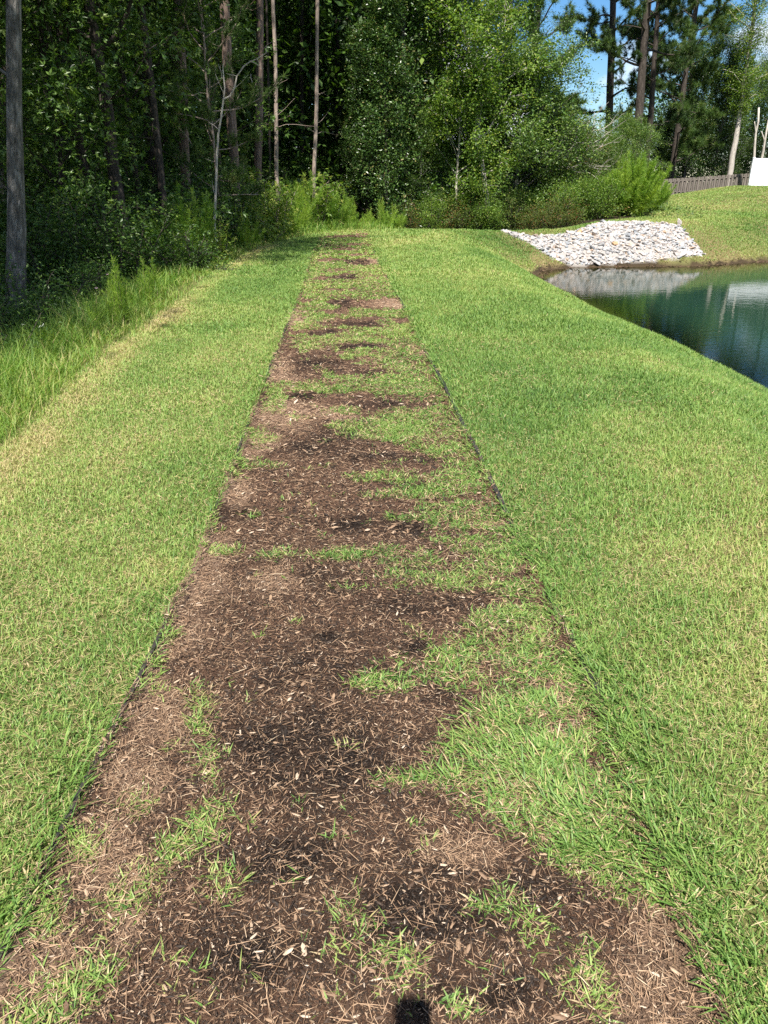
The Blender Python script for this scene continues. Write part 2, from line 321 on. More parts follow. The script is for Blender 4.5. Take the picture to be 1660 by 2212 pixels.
def path_maps(x, y):
    """(grass, dark, tan, inside) in 0..1 on the ground of the path"""
    wx = (fbm(x * 5, y * 5, 21, 4) - .5) * .22; wy = (fbm(x * 5, y * 3, 22, 4) - .5) * .10
    px, py, dep = project(x + wx, y * (1 + wy * .5), np.zeros_like(x))
    ins = sstep(-.01, .03, x - edge_l(y) + (fbm(x, y * 4, 31, 2) - .5) * .09) * sstep(-.02, .04, edge_r(y) - x + (fbm(x, y * 4, 32, 2) - .5) * .12) * (1 - sstep(22.5, 25, y))
    xb = np.interp(py, XB[0], XB[1])
    g = sstep(-25, 45, px - xb)
    rag = (fbm(x * 13, y * 9, 94, 4) - .5) * 1.1
    gr = np.maximum(g, sstep(.2, .75, blob(px, py, G_TONGUE) + rag * .6))
    gr = gr * (1 - sstep(.2, .65, blob(px, py, G_HOLE) + rag))
    gr = gr * np.where(py < 870, .82, .95)
    dk = sstep(0.05, .95, blob(px, py, D_DARK)) * (.55 + .45 * sstep(.35, .6, fbm(x * 7, y * 7, 93, 3)))
    tn = sstep(0.05, .8, blob(px, py, T_TAN))
    return gr, dk, tn, ins
py_ = [0.35]
while py_[-1] < 25.5: py_.append(py_[-1] + max(.012, .009 * py_[-1]))
py_ = np.array(py_); pu = np.linspace(0, 1, 110)
PL, PR = edge_l(py_) - .015, edge_r(py_) + .015
px2 = PL[:, None] + (PR - PL)[:, None] * pu[None, :]; py2 = np.repeat(py_[:, None], len(pu), 1)
fx, fy = px2.ravel(), py2.ravel()
gr, dk, tn, ins = path_maps(fx, fy)
hump = fbm(fx * 6, fy * 6, 41, 4) * .022 + fbm(fx * 30, fy * 30, 42, 2) * .008
fz = terr(fx, fy) + .004 + hump * sstep(0, .05, np.minimum(fx - edge_l(fy), edge_r(fy) - fx) + .02)
nx, ny = len(pu), len(py_)
ii = (np.arange(ny - 1)[:, None] * nx + np.arange(nx - 1)[None, :]).ravel()
m, N, L = new_mat('bark_mulch')
at = N.new('ShaderNodeAttribute'); at.attribute_name = 'wet'; at2 = N.new('ShaderNodeAttribute'); at2.attribute_name = 'tan'
tc = N.new('ShaderNodeTexCoord'); mp = N.new('ShaderNodeMapping'); mp.inputs['Scale'].default_value = (1, 1.6, 1)
n1 = N.new('ShaderNodeTexNoise'); n1.inputs['Scale'].default_value = 75; n1.inputs['Detail'].default_value = 7; n1.inputs['Roughness'].default_value = .75; n1.inputs['Distortion'].default_value = 1.2
L.new(tc.outputs['Object'], mp.inputs[0]); L.new(mp.outputs[0], n1.inputs['Vector'])
rd = ramp(N, [(.32, (.004, .0025, .002)), (.5, (.014, .008, .005)), (.64, (.055, .029, .018)), (.76, (.20, .115, .075))])
rb = ramp(N, [(.32, (.018, .010, .007)), (.46, (.115, .062, .038)), (.68, (.26, .155, .10)), (.82, (.42, .27, .19))])
rt = ramp(N, [(.30, (.07, .042, .027)), (.5, (.28, .18, .12)), (.7, (.44, .31, .22))])
for q in (rd, rb, rt): L.new(n1.outputs['Fac'], q.inputs['Fac'])
mA = N.new('ShaderNodeMixRGB'); L.new(at.outputs['Fac'], mA.inputs['Fac']); L.new(rb.outputs[0], mA.inputs['Color1']); L.new(rd.outputs[0], mA.inputs['Color2'])
mB = N.new('ShaderNodeMixRGB'); L.new(at2.outputs['Fac'], mB.inputs['Fac']); L.new(mA.outputs[0], mB.inputs['Color1']); L.new(rt.outputs[0], mB.inputs['Color2'])
bp = N.new('ShaderNodeBump'); bp.inputs['Strength'].default_value = 1; bp.inputs['Distance'].default_value = .02; L.new(n1.outputs['Fac'], bp.inputs['Height'])
p = N.new('ShaderNodeBsdfPrincipled'); p.inputs['Roughness'].default_value = .85; p.inputs['Specular IOR Level'].default_value = .2
L.new(mB.outputs[0], p.inputs['Base Color']); L.new(bp.outputs[0], p.inputs['Normal'])
o = N.new('ShaderNodeOutputMaterial'); L.new(p.outputs[0], o.inputs['Surface'])
path = mesh_np('path', np.stack([fx, fy, fz], 1), [np.stack([ii, ii + 1, ii + nx + 1, ii + nx], 1)], m, attrs={'wet': dk, 'tan': np.clip(tn - dk * .5, 0, 1)}, smooth=True)
tag(path, kind='structure')

# ------------------------------------------------------------------ water
m, N, L = new_mat('pond_water')
at = N.new('ShaderNodeAttribute'); at.attribute_name = 'murk'
tc = N.new('ShaderNodeTexCoord'); mp = N.new('ShaderNodeMapping'); mp.inputs['Scale'].default_value = (2.2, 5.5, 1)
n1 = N.new('ShaderNodeTexNoise'); n1.inputs['Scale'].default_value = 1.3; n1.inputs['Detail'].default_value = 4; n1.inputs['Roughness'].default_value = .5
L.new(tc.outputs['Object'], mp.inputs[0]); L.new(mp.outputs[0], n1.inputs['Vector'])
bp = N.new('ShaderNodeBump'); bp.inputs['Strength'].default_value = .022; bp.inputs['Distance'].default_value = .1; L.new(n1.outputs['Fac'], bp.inputs['Height'])
gl = N.new('ShaderNodeBsdfGlossy'); gl.inputs['Roughness'].default_value = .012; L.new(bp.outputs[0], gl.inputs['Normal'])
tp = N.new('ShaderNodeBsdfTransparent'); tp.inputs['Color'].default_value = (.72, .80, .62, 1)
df = N.new('ShaderNodeBsdfDiffuse'); df.inputs['Color'].default_value = (.014, .042, .028, 1)
m1 = N.new('ShaderNodeMixShader'); L.new(at.outputs['Fac'], m1.inputs['Fac']); L.new(tp.outputs[0], m1.inputs[1]); L.new(df.outputs[0], m1.inputs[2])
fr = N.new('ShaderNodeFresnel'); fr.inputs['IOR'].default_value = 1.5; L.new(bp.outputs[0], fr.inputs['Normal'])
m2 = N.new('ShaderNodeMixShader'); L.new(fr.outputs[0], m2.inputs['Fac']); L.new(m1.outputs[0], m2.inputs[1]); L.new(gl.outputs[0], m2.inputs[2])
o = N.new('ShaderNodeOutputMaterial'); L.new(m2.outputs[0], o.inputs['Surface'])
wx_ = np.unique(np.concatenate([np.arange(3.8, 16, .12), np.arange(16, 50, .8)])); wy_ = np.unique(np.concatenate([np.arange(-16, 4, 1), np.arange(4, 30, .14), np.arange(30, 36, .5)]))
WX, WY = np.meshgrid(wx_, wy_); fx, fy = WX.ravel(), WY.ravel(); wd = pond_d(fx, fy)
nx, ny = len(wx_), len(wy_)
ii = (np.arange(ny - 1)[:, None] * nx + np.arange(nx - 1)[None, :]).ravel()
WF = np.stack([ii, ii + 1, ii + nx + 1, ii + nx], 1); WF = WF[(wd[WF] < .6).any(1)]
water = mesh_np('pond_water', np.stack([fx, fy, np.full(len(fx), PW + .01)], 1), [WF], m, attrs={'murk': sstep(.15, 2.6, -wd)}, smooth=True)
tag(water, kind='structure')

# ------------------------------------------------------------------ blades, chips, straw
def in_view(x, y, z, mx=900, my=700):
    px, py, dep = project(x, y, z)
    return (dep > .3) & (px > -mx) & (px < 1660 + mx) & (py < 2212 + my)
def scatter(rs, y0, y1, dens, x0=None, x1=None):
    w = .62 * (y1 * CP + 1.4) + 1.8
    x0 = -w if x0 is None else max(x0, -w); x1 = w if x1 is None else min(x1, w)
    n = int((y1 - y0) * (x1 - x0) * dens)
    x = rs.uniform(x0, x1, n); y = rs.uniform(y0, y1, n); z = terr(x, y)
    k = in_view(x, y, z)
    return x[k], y[k], z[k]
def blade_mesh(rs, x, y, z, ln, wd, el, t, az=None, curl=.5):
    """el: angle of the blade above the ground (radians)"""
    n = len(x); az = rs.uniform(0, 2 * np.pi, n) if az is None else az
    d = np.stack([np.cos(az), np.sin(az)], 1); s = np.stack([-np.sin(az), np.cos(az), np.zeros(n)], 1)
    P = np.stack([x, y, z], 1)
    e2 = el * (1 - curl * rs.uniform(.2, 1, n))
    D1 = np.stack([d[:, 0] * np.cos(el), d[:, 1] * np.cos(el), np.sin(el)], 1) * (ln * .5)[:, None]
    D2 = np.stack([d[:, 0] * np.cos(e2), d[:, 1] * np.cos(e2), np.sin(e2)], 1) * (ln * .5)[:, None]
    tw = rs.uniform(-.6, .6, n)[:, None]; s1 = s * np.cos(tw) + np.array([0, 0, 1.0]) * np.sin(tw)
    h = (wd * .5)[:, None]
    V = np.stack([P - s * h * .7, P + s * h * .7, P + D1 - s1 * h, P + D1 + s1 * h, P + D1 + D2], 1).reshape(-1, 3)
    b = (np.arange(n) * 5)[:, None]
    return V, b + np.array([[0, 1, 3, 2]]), b + np.array([[2, 3, 4]]), t
class Blades:
    def __init__(s): s.V = []; s.Q = []; s.T = []; s.tq = []; s.n = 0
    def add(s, V, Q, T, t):
        s.V.append(V); s.Q.append(Q + s.n); s.T.append(T + s.n); s.tq.append(t); s.n += len(V)
    def build(s, name, mat):
        t = np.concatenate(s.tq)
        return mesh_np(name, np.concatenate(s.V), [np.concatenate(s.Q), np.concatenate(s.T)], mat, attrs={'t': np.concatenate([t, np.clip(t + .03, 0, 1)])})

def lawn_tone(x, y):
    """colour number of the turf at a place: greener and drier patches"""
    a = fbm(x * .55, y * .30, 51, 4); b = fbm(x * 2.4, y * 2.0, 52, 3)
    t = .43 + (a - .5) * .58 + (b - .5) * .26
    dl = x - mow_x(y)
    t = t + .05 * sstep(.8, 1.6, x)
    t = t + .30 * np.exp(-((dl - .18) / .22) ** 2) * (y < 19) * (.4 + fbm(x, y * .9, 53, 2))
    t = t + .16 * np.exp(-((x - edge_l(y) + .12) / .14) ** 2) * (y > 2.1) * (y < 2.9) * (b > .45)
    hill = (x > 11) & (y > 30)
    t = t + np.where(hill, -.02 + .34 * np.exp(-((y - 35.5 - .12 * (x - 14)) / 2.0) ** 2) * fbm(x * .5, y * 2, 54, 3), 0)
    d = pond_d(x, y)
    t = t - .10 * sstep(.4, 1.4, d) * (1 - sstep(1.9, 2.9, d)) + .18 * (1 - sstep(.2, .8, d))
    return t
rs = np.random.RandomState(11)
B = Blades()
for (y0, y1, dens, w, l0, l1) in [(.45, 2.0, 23000, .0032, .020, .048), (2.0, 3.2, 21000, .0033, .022, .05), (3.2, 5, 17000, .0037, .024, .05), (5, 8, 11500, .0047, .026, .052), (8, 13, 6200, .0066, .028, .055),
                                 (13, 20, 2600, .010, .036, .065), (20, 32, 1150, .016, .04, .07), (32, 56, 520, .020, .04, .07)]:
    x, y, z = scatter(rs, y0, y1, dens, x0=-3.6, x1=32)
    k = in_lawn(x, y) & ~((x > edge_l(y) + .012) & (x < edge_r(y)) & (y < 24.5)) & ~rock_zone(x, y, z)
    d = pond_d(x, y)
    thin = fbm(x * 5, y * 5, 61, 3)
    k &= rs.rand(len(x)) < np.where(y < 8, .75 + .45 * sstep(.38, .6, thin), 1)
    k &= rs.rand(len(x)) < sstep(.08, .4, d) + .35
    x, y, z = x[k], y[k], z[k]; n = len(x)
    tone = lawn_tone(x, y); t = np.clip(tone + rs.normal(0, .13, n), 0, .86)
    dry = rs.rand(n) < np.clip(.12 + (tone - .42) * 1.1, .03, .6); t[dry] = rs.uniform(.78, 1, dry.sum())
    ln = rs.uniform(l0, l1, n); ln[dry] *= .8
    right = np.clip((x - edge_r(y)) / .5, 0, 1) * (x > 0); ln *= 1 + .30 * right * (fbm(x * 1.5, y * 1.5, 62, 2) > .4)
    el = np.radians(rs.uniform(12, 85, n)); el[dry] *= .5
    B.add(*blade_mesh(rs, x, y, z - .004, ln, np.full(n, w) * rs.uniform(.7, 1.3, n), el, t))
# longer blades hanging over the right-hand edge of the path and over the near left edge
for (side, y0, y1, cnt) in [('r', .6, 2.2, 2600), ('r', 2.2, 9, 2200), ('r', 9, 18, 900), ('l', .6, 2, 1100), ('l', 2, 7, 900)]:
    y = rs.uniform(y0, y1, cnt); off = np.abs(rs.normal(0, .09, cnt)) - .015
    dn = fbm(y * 1.7, y * 0 + (3 if side == 'r' else 9), 63, 3); k = rs.rand(cnt) < sstep(.40, .62, dn) + .12
    y, off = y[k], off[k]; n = len(y)
    x = edge_r(y) + off if side == 'r' else edge_l(y) - off
    z = terr(x, y) + .008
    az = (rs.normal(np.pi, .9, n) if side == 'r' else rs.normal(0, .9, n))
    B.add(*blade_mesh(rs, x, y, z, rs.uniform(.035, .085, n), np.interp(y, [0, 4, 18], [.0036, .0052, .012]) * rs.uniform(.7, 1.2, n), np.radians(rs.uniform(15, 75, n)), np.clip(rs.normal(.33, .14, n), 0, .8), az))
for (y0, y1, dens, w) in [(.45, 2.0, 5000, .0015), (2.0, 3.2, 4000, .0018), (3.2, 5, 2200, .0024), (5, 8, 900, .0036)]:      # dead thatch between the blades
    x, y, z = scatter(rs, y0, y1, dens, x0=-3.6, x1=6)
    k = in_lawn(x, y) & ~((x > edge_l(y)) & (x < edge_r(y))) & (rs.rand(len(x)) < .3 + .9 * sstep(.4, .65, fbm(x * 3, y * 3, 64, 3)))
    x, y, z = x[k], y[k], z[k]; n = len(x)
    B.add(*blade_mesh(rs, x, y, z + rs.uniform(.004, .022, n), rs.uniform(.015, .05, n), np.full(n, w) * rs.uniform(.7, 1.4, n), np.radians(rs.uniform(-5, 30, n)), rs.uniform(.8, 1, n), None, 1.0))
tag(B.build('lawn_grass', M_grass), 'short mown lawn covering the berm and the bank by the pond', 'grass', kind='stuff')

B = Blades()        # runners and star tufts creeping over the mulch
for (y0, y1, dens, w, l0, l1, per) in [(.5, 2.0, 3900, .0036, .020, .050, 10), (2.0, 3.5, 3600, .0038, .020, .048, 10), (3.5, 6, 3000, .0046, .022, .048, 9), (6, 10, 1500, .0068, .026, .052, 8), (10, 16, 700, .011, .03, .055, 8), (16, 25, 240, .022, .045, .07, 8)]:
    x, y, z = scatter(rs, y0, y1, dens, x0=-1.9, x1=.95)
    gr, dk, tn, ins = path_maps(x, y)
    pat = sstep(.36, .62, fbm(x * 9, y * 9, 65, 3))
    k = (ins > .02) & (rs.rand(len(x)) < (gr ** 1.3) * (.55 + .65 * pat) + .006)
    x, y, z = x[k], y[k], z[k]; n = len(x)
    tone = lawn_tone(x, y); tc_ = np.clip(tone + .03 + rs.normal(0, .12, n), .08, .8)
    az0 = rs.uniform(0, 2 * np.pi, n)
    X_ = np.repeat(x, per); Y_ = np.repeat(y, per); Z_ = np.repeat(z, per); T_ = np.repeat(tc_, per); m_ = len(X_)
    along = rs.uniform(-1, 1, m_) * .035; A0 = np.repeat(az0, per)
    X_ = X_ + np.cos(A0) * along + rs.normal(0, .006, m_); Y_ = Y_ + np.sin(A0) * along + rs.normal(0, .006, m_)
    t = np.clip(T_ + rs.normal(0, .09, m_), 0, .85); dry = rs.rand(m_) < .10; t[dry] = rs.uniform(.8, 1, dry.sum())
    B.add(*blade_mesh(rs, X_, Y_, Z_ + .016, rs.uniform(l0, l1, m_), np.full(m_, w) * rs.uniform(.7, 1.3, m_), np.radians(rs.uniform(0, 48, m_)), t))
LUSH = [(1060, 1590, 95, 60), (1150, 1660, 130, 70), (1210, 1740, 140, 70), (1290, 1830, 110, 60), (1370, 1900, 70, 50), (1010, 1640, 70, 26), (1180, 1540, 60, 30), (950, 1690, 60, 12), (1120, 1760, 90, 28)]
x, y, z = scatter(rs, 1.2, 2.2, 20000, x0=-.1, x1=.9)      # the lush tongue that flops in from the right-hand lawn
px, py, _ = project(x, y, z); clump = fbm(x * 11, y * 11, 66, 3)
k = rs.rand(len(x)) < sstep(.25, .8, blob(px, py, LUSH)) * sstep(.30, .58, clump)
x, y, z = x[k], y[k], z[k]; n = len(x); ca = fbm(x * 4, y * 4, 67, 2)
t = np.clip(rs.normal(.36, .12, n), 0, .8); dry = rs.rand(n) < .08; t[dry] = rs.uniform(.8, 1, dry.sum())
B.add(*blade_mesh(rs, x, y, z + rs.uniform(.008, .022, n), rs.uniform(.03, .085, n), rs.uniform(.0028, .0048, n), np.radians(rs.uniform(5, 48, n)), t, np.pi + (ca - .5) * 6.5 + rs.normal(0, .75, n)))
tag(B.build('creeping_grass', M_grass), 'runners of grass creeping over the mulch path in tongues', 'grass', kind='stuff')

rs = np.random.RandomState(41); B2 = Blades()      # clippings and algae washed up along the waterline
for (y0, y1, dens, w) in [(5, 12, 900, .008), (12, 20, 600, .012), (20, 32, 260, .02)]:
    x, y, z = scatter(rs, y0, y1, dens, x0=3.5, x1=26); d = pond_d(x, y)
    k = (d > -.22) & (d < .3) & (rs.rand(len(x)) < .25 + .9 * sstep(.4, .6, fbm(x * 2.5, y * 2.5, 96, 3)))
    x, y, z, d = x[k], y[k], z[k], d[k]; n = len(x)
    B2.add(*blade_mesh(rs, x, y, np.maximum(z, PW + .01) + .006, rs.uniform(.04, .12, n), np.full(n, w), np.radians(rs.uniform(-3, 22, n)), rs.uniform(.3, .8, n), None, 1.0))
tag(B2.build('shore_debris', M_chip), 'dark clippings and debris washed up along the edge of the pond', 'debris', kind='stuff')
# slivers of bark and dry needles lying on the path
rs = np.random.RandomState(12)
V_, F_, t_, nv = [], [], [], 0
for (y0, y1, dens, sc) in [(.5, 2.0, 62000, .56), (2.0, 3.2, 44000, .72), (3.2, 5, 15000, 1.4), (5, 8, 6500, 2.0), (8, 14, 1700, 3.2), (14, 25, 600, 5)]:
    x, y, z = scatter(rs, y0, y1, dens, x0=-1.9, x1=.95)
    gr, dk, tn, ins = path_maps(x, y)
    k = (ins > .3) & (rs.rand(len(x)) < 1 - .55 * gr)
    x, y, z, dk, tn = x[k], y[k], z[k], dk[k], tn[k]; n = len(x)
    hum = fbm(x * 6, y * 6, 41, 4) * .022 + fbm(x * 30, y * 30, 42, 2) * .008
    big = rs.rand(n) < .006
    ln = rs.gamma(1.5, .0048, n) + .003; ln = np.where(big, rs.uniform(.02, .045, n), ln) * sc ** .6
    wd = np.where(big, ln * rs.uniform(.2, .4, n), ln * rs.uniform(.10, .30, n))
    az = rs.uniform(0, np.pi, n); tilt = rs.normal(0, .28, n); roll = rs.normal(0, .45, n)
    a = np.stack([np.cos(az) * np.cos(tilt), np.sin(az) * np.cos(tilt), np.sin(tilt)], 1)
    b = unit(np.cross(a, np.stack([np.sin(roll) * np.cos(az), np.sin(roll) * np.sin(az), np.cos(roll)], 1)))
    nrm = np.cross(a, b); nrm *= np.sign(nrm[:, 2:3]) + 1e-6
    C = np.stack([x, y, z + .007 + hum + rs.uniform(0, .006, n)], 1)
    la, wb = (ln / 2)[:, None], (wd / 2)[:, None]
    top = nrm * (wd * .35)[:, None]
    V = np.stack([C - a * la, C - a * la * .5 - b * wb, C + a * la * .6 - b * wb * .8, C + a * la, C + a * la * .45 + b * wb, C - a * la * .6 + b * wb * .9, C + top], 1)
    base = (np.arange(n) * 7)[:, None] + nv
    for q in ((0, 1, 6), (1, 2, 6), (2, 3, 6), (3, 4, 6), (4, 5, 6), (5, 0, 6)): F_.append(base + np.array([q]))
    t = np.clip(rs.beta(1.3, 3.4, n) * .62 + .10 - .10 * dk + .28 * tn, 0, 1); br = rs.rand(n) < .19 - .12 * dk + .14 * tn; t[br] = rs.uniform(.62, .92, br.sum()); br = rs.rand(n) < .05; t[br] = rs.uniform(.8, 1, br.sum()); t[big] = rs.uniform(.25, .98, big.sum())
    for _ in range(6): t_.append(t)
    V_.append(V.reshape(-1, 3)); nv += n * 7
o = mesh_np('bark_mulch', np.concatenate(V_), [np.concatenate(F_)], M_chip, attrs={'t': np.concatenate(t_)})
tag(o, 'dark shredded bark mulch with pale wood slivers lying on the path', 'mulch', kind='stuff')

B = Blades()
for (y0, y1, dens, w, l0, l1) in [(.5, 2.0, 12000, .0012, .018, .065), (2.0, 3.2, 7000, .0015, .02, .065), (3.2, 5, 4200, .0022, .022, .07), (5, 8, 2200, .0035, .03, .08), (8, 14, 900, .006, .03, .09), (14, 25, 300, .012, .04, .10)]:
    x, y, z = scatter(rs, y0, y1, dens, x0=-1.9, x1=.95)
    gr, dk, tn, ins = path_maps(x, y)
    k = (ins > .3) & (rs.rand(len(x)) < np.clip(.38 + 1.1 * tn - .14 * dk + .15 * gr, 0, 1) * (.35 + 1.1 * fbm(x * 14, y * 14, 91, 2)))
    x, y, z, tn = x[k], y[k], z[k], tn[k]; n = len(x)
    hum = fbm(x * 6, y * 6, 41, 4) * .022 + fbm(x * 30, y * 30, 42, 2) * .008
    B.add(*blade_mesh(rs, x, y, z + hum + rs.uniform(.009, .018, n), l0 * .6 + (l1 - l0) * rs.gamma(1.3, .3, n).clip(0, 1.6), np.full(n, w) * rs.uniform(.7, 1.5, n), np.radians(rs.uniform(-8, 16, n)), np.clip(rs.normal(.48, .22, n) + .12 * tn, 0, 1), None, 1.2))
tag(B.build('dry_straw', M_straw), 'dry tan needles and grass clippings scattered on the mulch', 'straw', kind='stuff')

# ------------------------------------------------------------------ trees: skeletons and foliage
class Wood:
    def __init__(s, seed): s.rs = np.random.RandomState(seed); s.mb = MB(); s.tips = []; s.tipd = []
    def limb(s, p, d, L, r0, r1, nseg=5, wob=.12, trop=0.0, sides=5):
        """a wandering tapered limb; returns its points"""
        rs = s.rs; P = [np.array(p, float)]; d = np.array(d, float); d /= np.linalg.norm(d)
        for k in range(nseg):
            d = d + rs.normal(0, wob, 3) + np.array([0, 0, trop]); d /= np.linalg.norm(d)
            P.append(P[-1] + d * L / nseg)
        P = np.array(P); s.mb.tube(P, np.linspace(r0, r1, len(P)), sides)
        return P
def at_frac(P, f):
    u = f * (len(P) - 1); i = min(int(u), len(P) - 2); w = u - i
    return P[i] * (1 - w) + P[i + 1] * w, P[i + 1] - P[i]
def trunk_pts(rs, H, lean=(0, 0), wob=.03, n=14, kink=None):
    z = np.linspace(0, 1, n); x = lean[0] * z ** 1.3 * H; y = lean[1] * z ** 1.3 * H
    wx = np.cumsum(rs.normal(0, wob, n)) * .5; wy = np.cumsum(rs.normal(0, wob, n)) * .5; wx -= wx[0]; wy -= wy[0]
    P = np.stack([x + wx, y + wy, z * H - .25], 1)
    return P
def leaves_mesh(rs, C, D, n_per, spread, size, name, mat, flat=.5, asp=.5, droop=.15, star=False, tone=(.45, .18), keep=None):
    """leaf blades clustered round the twig points C"""
    m = len(C) * n_per
    P = np.repeat(C, n_per, 0) + rs.normal(0, 1, (m, 3)) * np.array([spread, spread, spread * .7])
    d = rs.normal(0, 1, (m, 3)); d[:, 2] = d[:, 2] * flat - droop; d = unit(d + np.repeat(unit(D), n_per, 0) * .5)
    nn = rs.normal(0, .55, (m, 3)) + np.array([0, -.12, .9]); b = unit(np.cross(nn, d)); nrm = unit(np.cross(d, b))
    Lf = (size * rs.uniform(.65, 1.25, m))[:, None]
    ct = np.repeat(rs.normal(0, tone[1] * .6, len(C)), n_per)
    t = np.clip(tone[0] + ct + rs.normal(0, tone[1], m), 0, 1)
    V, F, T = [], [], []
    if star:
        nv = 0
        for a, sc in ((0, 1), (.95, .82), (-.95, .82)):
            dd = d * math.cos(a) + b * math.sin(a); bb = -d * math.sin(a) + b * math.cos(a)
            V.append(np.stack([P, P + dd * Lf * .45 * sc - bb * Lf * .17 + nrm * Lf * .05, P + dd * Lf * sc - nrm * Lf * .08, P + dd * Lf * .45 * sc + bb * Lf * .17 + nrm * Lf * .05], 1).reshape(-1, 3))
            F.append(nv + (np.arange(m) * 4)[:, None] + np.array([[0, 1, 2, 3]])); nv += m * 4; T.append(t)
    else:
        V.append(np.stack([P, P + d * Lf * .45 - b * Lf * asp * .5 + nrm * Lf * .06, P + d * Lf - nrm * Lf * .1, P + d * Lf * .45 + b * Lf * asp * .5 + nrm * Lf * .06], 1).reshape(-1, 3))
        F.append((np.arange(m) * 4)[:, None] + np.array([[0, 1, 2, 3]])); T.append(t)
    return mesh_np(name, np.concatenate(V), [np.concatenate(F)], mat, attrs={'t': np.concatenate(T)})
def needles_mesh(rs, C, D, n_per, length, wid, name, mat):
    m = len(C) * n_per; P = np.repeat(C, n_per, 0); ax = np.repeat(unit(D + np.array([0, 0, .35])), n_per, 0)
    d = unit(rs.normal(0, 1, (m, 3)) + ax * 1.0)
    Lf = (length * rs.uniform(.6, 1.1, m))[:, None]; b = unit(np.cross(d, rs.normal(0, 1, (m, 3)))) * wid
    P = P + ax * rs.uniform(-.07, .07, (m, 1))
    V = np.stack([P - b * .5, P + b * .5, P + d * Lf + np.array([0, 0, -.03])], 1).reshape(-1, 3)
    t = np.clip(np.repeat(rs.normal(.45, .16, len(C)), n_per) + rs.normal(0, .14, m), 0, 1)
    return mesh_np(name, V, [(np.arange(m) * 3)[:, None] + np.array([[0, 1, 2]])], mat, attrs={'t': t})
BANK = bpy.data.collections.new('patterns')      # holds the first of each kind until it is planted (never linked to the scene)

def proto(root_parts):
    """take freshly built parts out of the scene and keep them as a pattern"""
    for o in root_parts: COL.objects.unlink(o)
    return root_parts
def broadleaf(seed, H, r, h0=.15, spreadR=2.2, nprim=26, leaf=.085, n_per=26, lean=(0, 0), mat=None, bark=None, star=False, tone=(.45, .17), prof='oval', wob=.06, asp=.5, droop=.15, cl=.2, nsec=5, ntw=4, up=.45, sides=10):
    w = Wood(seed); rs = w.rs
    T = trunk_pts(rs, H, lean, wob); rad = np.interp(np.linspace(0, 1, len(T)), [0, .05, .6, 1], [r * 1.25, r, r * .62, r * .12])
    w.mb.tube(T, rad, sides, rough=.12, rng=rs)
    C, D = [], []
    for k in range(nprim):
        f = h0 + (1 - h0) * ((k + rs.rand()) / nprim) ** .9; f = min(f, .985)
        p, td = at_frac(T, f); g = (f - h0) / (1 - h0)
        if prof == 'oval': L = spreadR * (.35 + 1.0 * math.sin(math.pi * min(1, .12 + g * .85)))
        elif prof == 'cone': L = spreadR * (1.15 - .85 * g)
        else: L = spreadR * (.9 + .2 * rs.rand()) * (1 - .5 * max(0, g - .6) / .4)
        L *= rs.uniform(.65, 1.2); az = k * 2.4 + rs.normal(0, .4)
        d = np.array([math.cos(az), math.sin(az), up + .9 * g + rs.normal(0, .15)])
        rb = max(.012, r * .38 * (1 - .6 * g))
        P = w.limb(p, d, L, rb, rb * .25, 5, .14, .03, 5)
        for j in range(nsec):
            fj = .25 + .75 * (j + rs.rand()) / nsec; q, qd = at_frac(P, min(fj, .99))
            d2 = unit(qd) + rs.normal(0, .6, 3); L2 = L * .42 * rs.uniform(.6, 1.2)
            Q = w.limb(q, d2, L2, rb * .3, rb * .1, 3, .2, .0, 3)
            for i in range(ntw):
                c, cd = at_frac(Q, min(.99, .2 + .8 * (i + rs.rand()) / ntw)); C.append(c + rs.normal(0, cl * .6, 3)); D.append(cd + 1e-3)
    C, D = np.array(C), np.array(D)
    t = w.mb.build('trunk', bark, smooth=True)
    c = leaves_mesh(rs, C, D, n_per, cl, leaf, 'crown', mat, star=star, tone=tone, asp=asp, droop=droop)
    return proto([t, c])
